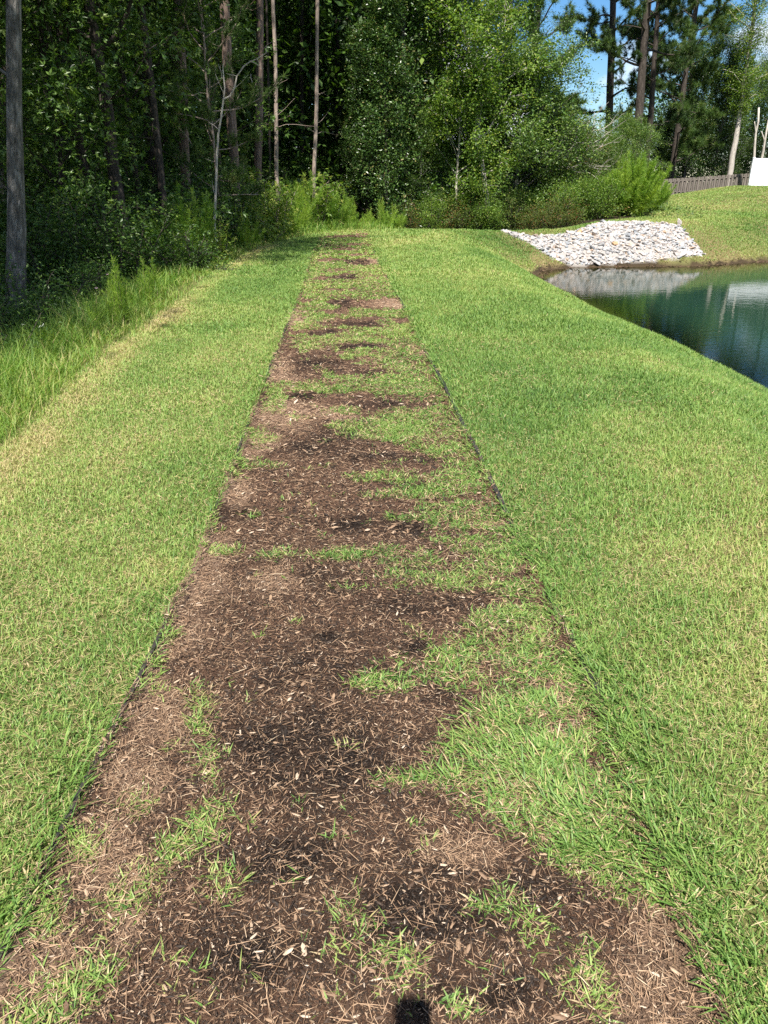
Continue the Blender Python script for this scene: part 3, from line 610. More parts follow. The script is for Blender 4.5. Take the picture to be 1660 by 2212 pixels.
def pine(seed, H, r, h0=.55, spreadR=2.6, nprim=30, lean=(0, 0), bark=None, n_per=26, wob=.04, tuft=.2, wid=.008, stubs=8, dens=5, gap=0.0, mat=None, nsec=6):
    w = Wood(seed); rs = w.rs
    T = trunk_pts(rs, H, lean, wob, 18); rad = np.interp(np.linspace(0, 1, len(T)), [0, .03, .7, 1], [r * 1.25, r, r * .6, r * .15])
    w.mb.tube(T, rad, 12, rough=.10, rng=rs)
    C, D = [], []
    for k in range(stubs):
        f = rs.uniform(.12, h0 + .1); p, td = at_frac(T, f); az = rs.uniform(0, 6.28); L = rs.uniform(.25, 1.5)
        P = w.limb(p, (math.cos(az), math.sin(az), rs.uniform(-.1, .7)), L, r * .14, r * .03, 4, .18, .03, 4)
        if L > .8: w.limb(P[2], P[3] - P[2] + rs.normal(0, .1, 3), L * .4, r * .06, r * .02, 3, .2, 0, 3)
    for k in range(nprim):
        f = min(.985, h0 + (1 - h0) * (k + rs.rand()) / nprim); p, td = at_frac(T, f); g = (f - h0) / (1 - h0)
        if rs.rand() < gap: continue
        L = spreadR * (.55 + .6 * math.sin(math.pi * min(1, .2 + g * .75))) * rs.uniform(.6, 1.2); az = k * 2.4 + rs.normal(0, .5)
        P = w.limb(p, (math.cos(az), math.sin(az), .12 + .7 * g + rs.normal(0, .15)), L, max(.02, r * .3 * (1 - .5 * g)), .012, 6, .13, .05, 5)
        for j in range(nsec):
            q, qd = at_frac(P, min(.99, .35 + .65 * (j + rs.rand()) / nsec)); d2 = unit(qd) + rs.normal(0, .55, 3) + (0, 0, .15)
            Q = w.limb(q, d2, L * .3 * rs.uniform(.6, 1.3), .012, .006, 3, .2, .05, 3)
            for i in range(dens):
                c, cd = at_frac(Q, min(.99, .25 + .75 * (i + rs.rand()) / dens)); C.append(c + rs.normal(0, .05, 3)); D.append(cd + 1e-3)
    t = w.mb.build('trunk', bark, smooth=True)
    c = needles_mesh(rs, np.array(C), np.array(D), n_per, tuft, wid, 'crown', mat or M_needle)
    return proto([t, c])
def shrub(seed, H, Rr, n_stem=7, leaf=.06, n_per=22, mat=None, bark=None, tone=(.45, .18), cl=.13, asp=.5, star=False, nb=9, droop=.1, base=.12):
    w = Wood(seed); rs = w.rs; C, D = [], []
    for k in range(n_stem):
        az = rs.uniform(0, 6.28); out = rs.uniform(.1, 1) * Rr; h = H * rs.uniform(.55, 1.05) * (1 - .35 * out / Rr)
        d = np.array([math.cos(az) * out, math.sin(az) * out, h]); L = np.linalg.norm(d)
        P = w.limb((math.cos(az) * .1 * Rr, math.sin(az) * .1 * Rr, -.1), d, L, .012 + .008 * H, .006, 6, .09, .02, 5)
        for j in range(nb):
            q, qd = at_frac(P, min(.99, base + (1 - base) * (j + rs.rand()) / nb)); d2 = unit(qd) * .5 + rs.normal(0, .7, 3)
            Q = w.limb(q, d2, Rr * .45 * rs.uniform(.5, 1.2), .007, .003, 3, .2, .02, 3)
            for i in range(3):
                c, cd = at_frac(Q, min(.99, .3 + .7 * (i + rs.rand()) / 3)); C.append(c); D.append(cd + 1e-3)
    s = w.mb.build('stem', bark or B_dark)
    c = leaves_mesh(rs, np.array(C), np.array(D), n_per, cl, leaf, 'foliage', mat, star=star, tone=tone, asp=asp, droop=droop)
    return proto([s, c])
def fennel(seed, H, Rr, n_stem=14, n_th=260, wid=.005, thread=.16, tone=(.5, .16), droop=.2):
    """tall weed with many fine upright threads for leaves"""
    w = Wood(seed); rs = w.rs; Ps, Ds, Ls, Ts = [], [], [], []
    for k in range(n_stem):
        az = rs.uniform(0, 6.28); out = Rr * math.sqrt(rs.rand()); h = H * rs.uniform(.6, 1.05) * (1 - .25 * out / Rr)
        d = np.array([math.cos(az) * out * .8, math.sin(az) * out * .8, h])
        P = w.limb((math.cos(az) * .25 * out, math.sin(az) * .25 * out, -.05), d, np.linalg.norm(d), .009, .003, 7, .05, .01, 4)
        tt = np.clip(rs.normal(tone[0], tone[1] * .7), 0, 1)
        f = rs.beta(1.6, 1.1, n_th) * .97 + .02
        for ff in f:
            q, qd = at_frac(P, ff); Ps.append(q); Ds.append(unit(qd) * .9 + rs.normal(0, .55, 3) + (0, 0, .25)); Ls.append(thread * (1.5 - ff) * rs.uniform(.6, 1.3)); Ts.append(tt)
    P = np.array(Ps); d = unit(np.array(Ds)); Lf = np.array(Ls)[:, None]; m = len(P)
    V, F, T, nv = [], [], [], 0
    for k in range(3):       # every side twig carries a few threads
        dd = unit(d + rs.normal(0, .35, (m, 3)) * (k > 0)); b = unit(np.cross(dd, rs.normal(0, 1, (m, 3)))) * wid * .5
        o = P + d * Lf * .3 * k; e = o + dd * Lf + np.array([0, 0, -1]) * Lf * droop * .3
        V.append(np.stack([o - b, o + b, e], 1).reshape(-1, 3)); F.append(nv + (np.arange(m) * 3)[:, None] + np.array([[0, 1, 2]])); nv += 3 * m
        T.append(np.clip(np.array(Ts) + rs.normal(0, tone[1], m), 0, 1))
    s = w.mb.build('stem', M_stem)
    c = mesh_np('foliage', np.concatenate(V), [np.concatenate(F)], M_fennel, attrs={'t': np.concatenate(T)})
    return proto([s, c])
m, N, L = new_mat('green_stem'); p = N.new('ShaderNodeBsdfPrincipled'); p.inputs['Base Color'].default_value = (.12, .14, .04, 1); p.inputs['Roughness'].default_value = .7
no_ = N.new('ShaderNodeTexNoise'); no_.inputs['Scale'].default_value = 8; rp = ramp(N, [(.35, (.08, .12, .03)), (.65, (.20, .16, .07))]); L.new(no_.outputs['Fac'], rp.inputs['Fac']); L.new(rp.outputs[0], p.inputs['Base Color'])
o = N.new('ShaderNodeOutputMaterial'); L.new(p.outputs[0], o.inputs['Surface']); M_stem = m

_used = {}
def z_seen(py, y): return EYE - y * math.tan(R(PITCH) - math.atan((1106 - py) / FOC))
def lean_line(y, lo, hi):
    """foot position and tilt of a trunk at distance y that is seen to run from lo to hi"""
    za, zb = z_seen(lo[1], y), z_seen(hi[1], y); xa, xb = X(lo[0], y, za), X(hi[0], y, zb); s = (xb - xa) / (zb - za)
    xf = xa
    for _ in range(4): xf = xa + (terr1(xf, y) - za) * s
    return xf, math.atan(s)
def plant(kind, name, px, y, label, cat, group=None, pat=None, rz=None, sc=1.0, x=None, dz=0.0, line=None):
    """set one plant of a pattern into the ground, with its own root and its own copies of the parts"""
    xx = X(px, y) if x is None else x
    z = terr1(xx, y) + dz
    rz = (abs(hash((round(xx * 10), round(y * 10)))) % 628) / 100 if rz is None else rz
    tilt = 0
    if line: xx, tilt = lean_line(y, *line); z = terr1(xx, y)
    root = empty(name, (xx, y, z), label, cat, group, rz, sc)
    if line: root.rotation_mode = 'ZYX'; root.rotation_euler = (0, tilt, rz)
    for src in pat:
        c = src.copy(); COL.objects.link(c); c.parent = root; c.name = src.name.split('.')[0]
    return root

# --- patterns
P_gum = [broadleaf(101, 10.5, .10, .12, 2.1, 30, .12, 15, mat=M_leaf, bark=B_dark, star=True, tone=(.62, .2), cl=.24, nsec=5, ntw=4),
         broadleaf(102, 8.0, .08, .10, 1.9, 26, .115, 15, lean=(.05, .02), mat=M_leaf, bark=B_dark, star=True, tone=(.6, .2), cl=.22, nsec=5, ntw=4)]
P_oak = [broadleaf(111, 13, .16, .12, 3.0, 40, .10, 26, mat=M_leaf, bark=B_grey, tone=(.5, .18), cl=.26, nsec=8, ntw=5, droop=.25),
         broadleaf(112, 11, .13, .10, 2.5, 36, .095, 26, lean=(-.03, 0), mat=M_leaf, bark=B_grey, tone=(.6, .25), cl=.21, nsec=8, ntw=5),
         broadleaf(113, 15, .17, .20, 3.3, 40, .10, 28, mat=M_leaf, bark=B_dark, tone=(.38, .16), cl=.30, nsec=8, ntw=5)]
P_high = [broadleaf(121, 17, .20, .42, 3.2, 34, .15, 17, mat=M_leaf, bark=B_dark, tone=(.45, .16), cl=.30, nsec=6, ntw=4, prof='oval'),
          broadleaf(122, 15, .17, .36, 3.0, 32, .15, 17, mat=M_leaf, bark=B_dark, tone=(.5, .16), cl=.30, nsec=6, ntw=4, prof='oval')]
P_bright = [broadleaf(131, 8.5, .12, .26, 1.9, 30, .13, 24, lean=(-.16, .0), mat=M_leafy, bark=B_pale, tone=(.42, .24), cl=.20, wob=.10, nsec=7, ntw=4),
            broadleaf(132, 6.5, .07, .10, 1.7, 26, .12, 24, mat=M_leafy, bark=B_pale, tone=(.38, .24), cl=.19, nsec=7, ntw=4)]
P_round = [broadleaf(143, 5.6, .09, .05, 2.5, 50, .12, 24, mat=M_leaf, bark=B_grey, tone=(.66, .25), cl=.2, nsec=9, ntw=4, prof='oval', up=.3), broadleaf(144, 5.2, .09, .05, 2.2, 46, .11, 26, mat=M_brushleaf, bark=B_pale, tone=(.40, .22), cl=.19, nsec=9, ntw=4, up=.35)]
P_magn = [broadleaf(141, 9.0, .12, .03, 1.8, 40, .13, 17, mat=M_dark, bark=B_dark, tone=(.5, .2), cl=.2, prof='cone', asp=.42, droop=-.1, nsec=8, ntw=5),
          broadleaf(142, 13, .15, .03, 2.4, 46, .13, 19, mat=M_dark, bark=B_grey, tone=(.45, .22), cl=.25, prof='cyl', asp=.42, droop=-.05, nsec=8, ntw=5)]
P_brush = [shrub(151, 1.9, 1.1, 11, .065, 20, M_brushleaf, tone=(.42, .2)), shrub(152, 1.3, .9, 10, .055, 20, M_brushleaf, tone=(.55, .24)), shrub(153, 2.6, 1.3, 12, .085, 20, M_leafy, tone=(.35, .2), cl=.16), shrub(154, 1.9, 1.1, 11, .07, 20, M_leafy, tone=(.4, .22), cl=.12)]
P_shade = [shrub(161, 1.5, 1.0, 12, .055, 20, M_leaf, tone=(.42, .22), cl=.12), shrub(162, 2.8, 1.4, 13, .08, 18, M_leaf, tone=(.42, .2), cl=.2), shrub(163, .85, .7, 9, .045, 18, M_leaf, tone=(.4, .2), cl=.10)]
P_gumling = [shrub(171, 2.3, .95, 7, .12, 6, M_leafy, tone=(.6, .2), star=True, cl=.13, bark=B_tan), shrub(172, 1.5, .7, 6, .11, 6, M_leafy, tone=(.75, .18), star=True, cl=.12, bark=B_tan)]
P_fen = [fennel(181, 1.7, .75, 15, 150, .008, .17, (.5, .3)), fennel(182, 1.1, .65, 13, 110, .008, .15, (.6, .3)), fennel(183, 2.5, 1.15, 60, 230, .012, .24, (.55, .25)), fennel(184, .95, .13, 3, 100, .006, .10, (.6, .2))]
P_pine = [pine(191, 19, .13, .62, 2.6, 26, bark=B_pine, stubs=9), pine(192, 17, .085, .60, 2.0, 22, bark=B_dark, stubs=5), pine(193, 16, .06, .66, 1.5, 18, bark=B_tan, stubs=11), pine(194, 16, .045, .7, 1.2, 14, bark=B_dark, stubs=4)]
M_needle2 = leaf_mat('dark_pine_needles', [(0, (.014, .038, .009)), (.5, (.035, .075, .016)), (.85, (.085, .13, .025)), (1, (.16, .15, .05))], .5, .3, .15)
P_openpine = [pine(201, 21, .28, .26, 3.6, 34, bark=B_dark, mat=M_needle2, stubs=4, gap=.18, n_per=46, tuft=.34, wid=.022, wob=.09, nsec=10, dens=7, lean=(.02, 0)),
              pine(202, 23, .27, .32, 3.6, 34, bark=B_dark, mat=M_needle2, stubs=5, gap=.2, n_per=46, tuft=.34, wid=.022, wob=.07, nsec=10, dens=7),
              pine(203, 20, .20, .12, 3.2, 42, bark=B_dark, mat=M_needle, stubs=2, gap=.08, n_per=46, tuft=.34, wid=.022, nsec=10, dens=7)]
P_youngpine = [pine(211, 7.5, .05, .25, 1.5, 26, bark=B_tan, stubs=2, n_per=40, tuft=.22, wid=.011, nsec=5, dens=5)]

# --- left wood: the trunks one can tell apart
G_trunks = 'tall trunks standing in the left wood'
w = Wood(301); T = trunk_pts(w.rs, 16, (.004, 0), .035, 22); rr = np.interp(T[:, 2], [-.3, .4, 3.5, 8, 16], [.19, .155, .095, .065, .04])
w.mb.tube(T, rr, 16, rough=.16, rng=w.rs); C, D = [], []
for k in range(22):
    f = .50 + .56 * k / 22; p_, _ = at_frac(T, f); az = k * 2.4; P = w.limb(p_, (math.cos(az), math.sin(az), .6), 2.8 * w.rs.uniform(.6, 1.1), .05, .012, 5, .15, .02, 5)
    for j in range(22):
        q, qd = at_frac(P, min(.99, .2 + .8 * w.rs.rand())); C.append(q + w.rs.normal(0, .3, 3)); D.append(qd)
for f, az in ((.26, 3.3),):
    p_, _ = at_frac(T, f); w.limb(p_, (math.cos(az), math.sin(az), .6), .8, .03, .008, 4, .15, 0, 5)
x0, tl_ = lean_line(11.5, (37, 590), (20, 20)); root = empty('big_tree', (x0, 11.5, terr1(x0, 11.5)), 'thick mottled grey trunk at the far left edge of the picture', 'tree')
root.rotation_euler = (0, tl_, 0); t_ = w.mb.build('trunk', B_grey, root, smooth=True); c_ = leaves_mesh(w.rs, np.array(C), np.array(D), 26, .3, .12, 'crown', M_leaf, tone=(.5, .17)); c_.parent = root
plant(0, 'pine_tree', 396, 20.5, 'rough brown pine trunk left of the dead branching sapling, lit in patches', 'pine tree', G_trunks, P_pine[0], .3, 1.0, line=((400, 330), (387, 0)))
plant(0, 'pine_tree', 500, 22.0, 'thick brown pine trunk behind the dead branching sapling, sunlit near the top', 'pine tree', G_trunks, P_pine[0], 2.2, 1.1, line=((506, 390), (488, 0)))
plant(0, 'pine_tree', 557, 26.0, 'dark straight pine trunk with sunlit lower half, rising above the bright saplings', 'pine tree', G_trunks, P_pine[0], 4.1, (1, 1, 1.06), line=((559, 385), (560, 0)))
plant(0, 'pine_tree', 601, 24.0, 'slim tan pine trunk whose foot shows lowest among the bright saplings', 'pine tree', G_trunks, P_pine[2], 1.0, 1.05, line=((603, 430), (592, 0)))
plant(0, 'pine_tree', 581, 30.0, 'very thin dark trunk between the two slim sunlit pines', 'pine tree', G_trunks, P_pine[3], 1.3, 1.1, line=((583, 390), (577, 0)))
plant(0, 'pine_tree', 682, 28.0, 'slender pale pine trunk with bare side twigs, last before the dark gap', 'pine tree', G_trunks, P_pine[2], 2.0, (1.2, 1.2, 1.15), line=((680, 370), (685, 0)))
plant(0, 'pine_tree', 655, 34.0, 'shadowy dark pine trunk just left of the slender pale one', 'pine tree', G_trunks, P_pine[1], 2.7, 1.15, line=((656, 370), (650, 0)))
plant(0, 'pine_tree', 668, 36.0, 'thin shadowy trunk squeezed between the shadowy pine and the slender pale one', 'pine tree', G_trunks, P_pine[3], .7, 1.2, line=((670, 370), (665, 0)))
plant(0, 'pine_tree', 350, 17.5, 'black leaning trunk deep in shade left of the rough brown pine', 'pine tree', G_trunks, P_pine[1], 5.1, 1.0, line=((364, 480), (312, 60)))
plant(0, 'pine_tree', 735, 36.0, 'shaded pine with long needles above the dark gap in the trees', 'pine tree', None, P_openpine[2], .4, .8)
plant(0, 'pine_tree', 815, 40.0, 'tall pine behind the glossy leaved trees at the middle of the wood', 'pine tree', None, P_openpine[2], 1.9, .85)
plant(0, 'young_pine', 480, 19.0, 'young pine with bright needle tufts beside the dead branching sapling', 'pine tree', None, P_youngpine[0], .5, .8)
# dead sapling with a crooked branch
w = Wood(302); x0 = X(467, 17.5); s0 = 17.5 / FOC * 1.0
def V3(px, py, y=17.5):
    """height of a point seen at (px, py) standing at distance y"""
    a = R(PITCH) - math.atan((1106 - py) / FOC); return np.array([X(px, y, EYE - y * math.tan(a)), y, EYE - y * math.tan(a)])
main = [V3(468, 560), V3(464, 480), V3(467, 400), V3(469, 340), V3(472, 290), V3(478, 255), V3(483, 215), V3(486, 190), V3(482, 150)]
z0 = terr1(x0, 17.5); main[0] = np.array([main[0][0], 17.5, z0 - .2])
root = empty('dead_sapling', (x0, 17.5, z0), 'dead leafless pale sapling with one crooked branch reaching right across the pine trunks', 'dead tree')
base = np.array([x0, 17.5, z0])
def loc(L): return np.array([q - base for q in L])
w.mb.tube(loc(main), np.linspace(.032, .012, len(main)), 7)
br = [V3(484, 214), V3(497, 208), V3(507, 190), V3(512, 165), V3(527, 143), V3(541, 133), V3(556, 127), V3(575, 115)]
w.mb.tube(loc(br), np.linspace(.019, .007, len(br)), 6)
for a, b in (((541, 133), (574, 128)), ((512, 165), (495, 150)), ((507, 190), (545, 178)), ((497, 208), (505, 188)), ((482, 150), (480, 120)), ((556, 127), (570, 140)), ((483, 200), (470, 160)), ((472, 280), (455, 262)), ((545, 178), (552, 160)), ((575, 115), (578, 100)), ((466, 420), (450, 395)), ((480, 170), (492, 145))):
    p0, p1 = loc([V3(*a), V3(*b)]); w.limb(p0, p1 - p0 + w.rs.normal(0, .03, 3), np.linalg.norm(p1 - p0) * 1.1, .008, .003, 4, .22, 0, 4)
w.mb.build('trunk', B_pale, root)
G_gum = 'broad leaved trees filling the left wood'
for (px, y, pat, rz, sc, lab) in [
    (150, 16.5, P_gum[1], .4, 1.0, 'star leaved tree right of the thick mottled trunk, half in shade'),
    (235, 16.5, P_gum[0], 1.7, .95, 'star leaved tree with sunlit sprays high above the shaded shrubs on the left'),
    (330, 19.5, P_gum[0], 3.0, .95, 'leafy tree around the black leaning trunk, with a bright spray of leaves on top'),
    (430, 23.5, P_gum[1], 4.6, 1.05, 'bright star leaved tree between the rough brown pine and the dead sapling'),
    (40, 19, P_oak[1], 2.2, .9, 'dense shaded tree behind the thick mottled trunk'),
    (170, 23, P_oak[0], .9, .9, 'dense shaded tree behind the star leaved trees on the left'),
    (290, 27, P_oak[2], 2.9, .8, 'dark tree far back between the leaning trunk and the left trees'),
    (520, 33, P_oak[2], .3, .8, 'dark tree far behind the sunlit pine trunks'),
    (610, 38, P_oak[0], 4.0, .8, 'small leaved tree seen deep in the wood between the slim pines'),
    (-190, 14, P_gum[0], 5.0, 1.0, 'star leaved tree just outside the left edge, its sprays reaching in at the top')]:
    plant(0, 'broadleaf_tree', px, y, lab, 'tree', G_gum, pat, rz, sc)
# trees that stand beside the viewer, left of the berm: they shade the wood
k = 0
for (x, y) in [(-7.0, -7.5), (-7.0, -3.6), (-6.9, .2), (-6.9, 3.6), (-7.4, 7.2), (-6.4, 23), (-5.6, 27.5), (-9.5, -9), (-13, -4), (-8.6, -3.5), (-11.5, 2), (-8.8, 4), (-14.5, 6.5), (-18, 1), (-17, 12), (-13.5, 13), (-20, 19), (-15, 19.5), (-11, 21), (-8.2, 18.6), (-13, 27), (-7.4, 26), (-10, 31), (-19, 28), (-25, 24), (-22, 9)]:
    plant(0, 'canopy_tree', 0, y, 'tall tree of the left wood, its high crown above the picture', 'tree', 'high canopy trees of the left wood', P_high[k % 2], k * 1.7, .9 + .07 * (k % 4), x=x); k += 1
plant(0, 'canopy_tree', 0, 16.3, 'tree of the left wood whose high crown leans out over the berm and shades it', 'tree', None, P_high[1], .6, .82, x=-5.3)

# --- understory on the left, mostly in shade
G_und = 'shaded shrubs along the foot of the left wood'
for (px, y, pat, sc, lab) in [
    (70, 9.6, P_shade[0], .95, 'shrub with pale small leaves right of the foot of the thick mottled trunk'), (10, 8.6, P_shade[2], 1.1, 'low shrub at the left edge under the thick mottled trunk'),
    (165, 11.6, P_shade[0], .85, 'dark green shrub beside the small pale leaved one'), (-20, 7.0, P_shade[2], .9, 'low dark shrub nearest to the viewer on the left'),
    (100, 8.6, P_shade[2], .9, 'low shrub behind the tall green weeds'), (270, 13.2, P_shade[1], .8, 'dark shrub in deep shade under the left trees'),
    (300, 14.6, P_shade[0], .9, 'shaded shrub left of the big feathery weed'), (150, 13.5, P_shade[1], 1.0, 'tall dark shrub behind the pale leaved one'),
    (225, 18, P_shade[1], 1.15, 'tall shrub in black shade beneath the bright sprays'), (330, 21, P_shade[1], 1.2, 'shrub behind the black leaning trunk'),
    (380, 18.5, P_shade[1], 1.0, 'shrub at the foot of the rough brown pine'), (500, 19.5, P_shade[1], .9, 'dark shrub under the dead branching sapling'),
    (455, 22, P_shade[1], 1.1, 'shrub between the two rough brown pines'), (60, 16, P_shade[1], 1.2, 'tall shrub behind the thick mottled trunk'),
    (540, 29, P_shade[1], 1.2, 'shaded shrub behind the bright saplings'), (650, 32, P_shade[1], 1.2, 'shrub at the foot of the shadowy dark pine'),
    (740, 31, P_shade[1], .9, 'dark shrub inside the black gap of the trees'), (0, 12.5, P_shade[0], 1.0, 'shrub at the foot of the thick mottled trunk'),
    (215, 10.8, P_shade[2], 1.0, 'low dark shrub behind the tall green weeds, right side'), (410, 14.0, P_shade[2], 1.1, 'low shrub under the big feathery weed')]:
    plant(0, 'shade_shrub', px, y, lab, 'shrub', G_und, pat, None, sc)
G_sap = 'bright star leaved saplings at the end of the berm'
for (px, y, pat, sc, lab) in [(560, 22.5, P_gumling[0], 1.0, 'bright sapling at the foot of the dark straight pine'), (600, 22.0, P_gumling[0], .8, 'bright sapling with pale leaves under the slim tan pine'),
                              (545, 24.5, P_gumling[0], 1.15, 'taller bright sapling left of the dark straight pine'), (690, 25.5, P_gumling[0], .95, 'yellow green sapling under the slender pale pine'),
                              (655, 27.0, P_gumling[1], 1.3, 'yellow green sapling left of the slender pale pine'), (480, 15.6, P_gumling[1], .6, 'small sapling with pale leaves beside the big feathery weed'),
                              (515, 20.5, P_gumling[1], 1.1, 'sapling at the lit edge of the wood right of the dead one'), (575, 20.3, P_gumling[1], .8, 'lowest pale leaved sapling at the edge of the mown grass')]:
    plant(0, 'sapling', px, y, lab, 'sapling', G_sap, pat, None, sc)
G_fen = 'feathery weeds along the edge of the mown grass'
for (px, y, pat, sc, lab) in [(418, 15.2, P_fen[0], 1.0, 'big feathery yellow green weed in front of the shaded wood'), (395, 16, P_fen[0], .9, 'feathery weed left beside the biggest one on the wood edge'), (535, 18.8, P_fen[1], .75, 'small feathery weed at the start of the tree shadow'),
                              (270, 9.0, P_fen[3], 1.0, 'tall single green weed standing out against the dark shrubs'), (283, 9.2, P_fen[3], .85, 'green weed right beside the tall single one'), (258, 8.7, P_fen[3], .7, 'shorter green weed left of the tall single one'),
                              (325, 10.6, P_fen[3], .8, 'green weed by itself further along the dark edge'), (345, 11.2, P_fen[3], .75, 'twin of green weeds where the mown edge meets the shade'), (225, 8.3, P_fen[3], .6, 'short green weed among the tall grass'),
                              (640, 24.0, P_fen[0], .9, 'bright feathery weed at the left of the row ending the berm'), (668, 24.6, P_fen[0], 1.05, 'tallest bright feathery weed in the row ending the berm'), (625, 22.8, P_fen[1], .9, 'low feathery weed beside the tree shadow'),
                              (705, 25.4, P_fen[0], .85, 'feathery weed right of the tallest one in the row'), (735, 25.8, P_fen[0], .8, 'feathery weed in the middle of the row ending the berm'), (765, 26.2, P_fen[1], .8, 'low feathery weed in the row ending the berm'),
                              (825, 27.2, P_fen[1], 1.0, 'feathery weed in front of the glossy leaved tree'), (850, 27.6, P_fen[1], .9, 'low feathery weed at the end of the path'), (800, 27.0, P_fen[1], .7, 'smallest feathery weed at the end of the path'),
                              (1362, 33.5, P_fen[2], 1.05, 'huge green feathery bush beside the stone bank'), (1335, 34.0, P_fen[2], .8, 'feathery bush left behind the huge one'), (1405, 35.5, P_fen[2], .62, 'smaller feathery bush right of the huge one')]:
    plant(0, 'feathery_weed', px, y, lab, 'weed', G_fen, pat, None, sc)

# --- the sunlit trees ahead
G_ahead = 'sunlit trees beyond the end of the berm'
for (px, y, nm, pat, rz, sc, lab) in [
    (795, 30.0, 'glossy_tree', P_magn[0], .4, .72, 'small glossy dark leaved tree at the right of the black gap'),
    (835, 29.6, 'glossy_tree', P_magn[0], 2.0, .85, 'glossy dark leaved tree right behind the feathery weeds'),
    (872, 31.5, 'glossy_tree', P_magn[1], 3.3, .9, 'tall glossy leaved tree with flickering silver leaves, left of the yellow green one'),
    (945, 33.5, 'glossy_tree', P_magn[1], 1.3, 1.0, 'tall glossy leaved tree behind the yellow green one'),
    (1052, 30.6, 'pale_trunk_tree', P_bright[0], 0, .98, 'yellow green tree with a thin leaning pale trunk'),
    (985, 30.2, 'broadleaf_tree', P_bright[1], 2.6, .8, 'low yellow green tree left of the leaning pale trunk'),
    (1010, 36, 'broadleaf_tree', P_oak[0], 2.2, .95, 'tall mid green tree behind the leaning pale trunk'),
    (1070, 38, 'broadleaf_tree', P_oak[2], 5.2, .85, 'tall dark tree left of the first crowned pine'),
    (1110, 33.0, 'broadleaf_tree', P_round[0], .2, .95, 'rounded mid green tree right of the leaning pale trunk'),
    (1175, 35.0, 'broadleaf_tree', P_round[1], 4.4, .72, 'rounded tree with bare pale branches below the first cloud'),
    (1235, 37.0, 'broadleaf_tree', P_round[1], 1.1, .6, 'rounded grey green tree with dead twigs on top'),
    (1290, 41.0, 'broadleaf_tree', P_round[0], 2.1, .5, 'low rounded tree left of the reddish pine trunk'),
    (1335, 45.0, 'broadleaf_tree', P_round[0], 3.1, .62, 'low tree under the pine that stands against the sky'),
    (905, 30.5, 'broadleaf_tree', P_oak[1], 3.9, .38, 'low dark tree at the foot of the glossy leaved ones'),
    (760, 44, 'broadleaf_tree', P_oak[2], .8, .9, 'dark tree far behind the black gap'),
    (1180, 52, 'broadleaf_tree', P_round[0], .5, .7, 'far tree under the first white cloud'),
    (1440, 66, 'broadleaf_tree', P_oak[1], 4.2, .62, 'far low tree behind the crooked dark pine')]:
    plant(0, nm, px, y, lab, 'tree', G_ahead, pat, rz, sc)
G_br = 'brush behind the stone bank'
for (px, y, pat, sc, lab) in [(930, 29.0, P_brush[3], .8, 'green brush at the right end of the path'), (975, 29.3, P_brush[1], 1.1, 'low brush with yellow leaves at the end of the berm'), (1015, 29.5, P_brush[2], .7, 'dark brush below the low yellow green tree'),
                              (1060, 29.8, P_brush[3], .9, 'brush in front of the leaning pale trunk'), (1105, 30.3, P_brush[0], .95, 'brush at the left tip of the stone bank'), (1140, 31.4, P_brush[2], .8, 'taller brush behind the left tip of the stones'),
                              (1150, 29.9, P_brush[1], .75, 'low reddish brush touching the stones on the left'), (1185, 30.2, P_brush[1], .85, 'low reddish brush in the middle of the stone edge'), (1215, 31.2, P_brush[3], .95, 'olive brush behind the reddish one'),
                              (1225, 30.2, P_brush[1], .8, 'low brush with red leaves by the orange stone'), (1255, 32.2, P_brush[2], .85, 'tall olive brush left of the huge feathery bush'), (1285, 31.8, P_brush[3], .95, 'yellowish brush above the orange stone'),
                              (1270, 34.5, P_brush[2], .9, 'dark brush behind the yellowish one'), (1180, 33.5, P_brush[2], 1.0, 'tall brush under the tree with bare branches'), (1305, 38.5, P_brush[2], .9, 'brush behind the huge feathery bush'),
                              (885, 28.7, P_brush[1], .9, 'low brush in front of the tall glossy leaved tree'), (1085, 32.0, P_brush[2], .95, 'tall brush right of the leaning pale trunk')]:
    plant(0, 'brush', px, y, lab, 'bush', G_br, pat, None, sc)

# bare dead branches sticking out of two of the rounded trees
for key, seed, n_, L0, h0 in (('rounded grey green tree', 311, 22, 2.0, 2.2), ('rounded tree with bare pale', 312, 16, 2.0, 1.6)):
    r_ = [o for o in COL.objects if o.parent is None and str(o.get('label', '')).startswith(key)][0]; w = Wood(seed); s_ = r_.scale[0]
    for k in range(n_):
        az = w.rs.uniform(3.3, 6.2) - r_.rotation_euler[2]; P = w.limb((0, 0, (h0 + w.rs.uniform(-.8, .9)) / s_), (math.cos(az), math.sin(az), w.rs.uniform(.0, 1.1)), L0 * w.rs.uniform(.8, 1.25) / s_, .045, .012, 7, .22, 0, 5)
        for j in (3, 5): w.limb(P[j], P[j] - P[j - 1] + w.rs.normal(0, .25, 3), .7 / s_, .018, .006, 4, .25, 0, 4)
    w.mb.build('dead_branches', B_pale, r_)

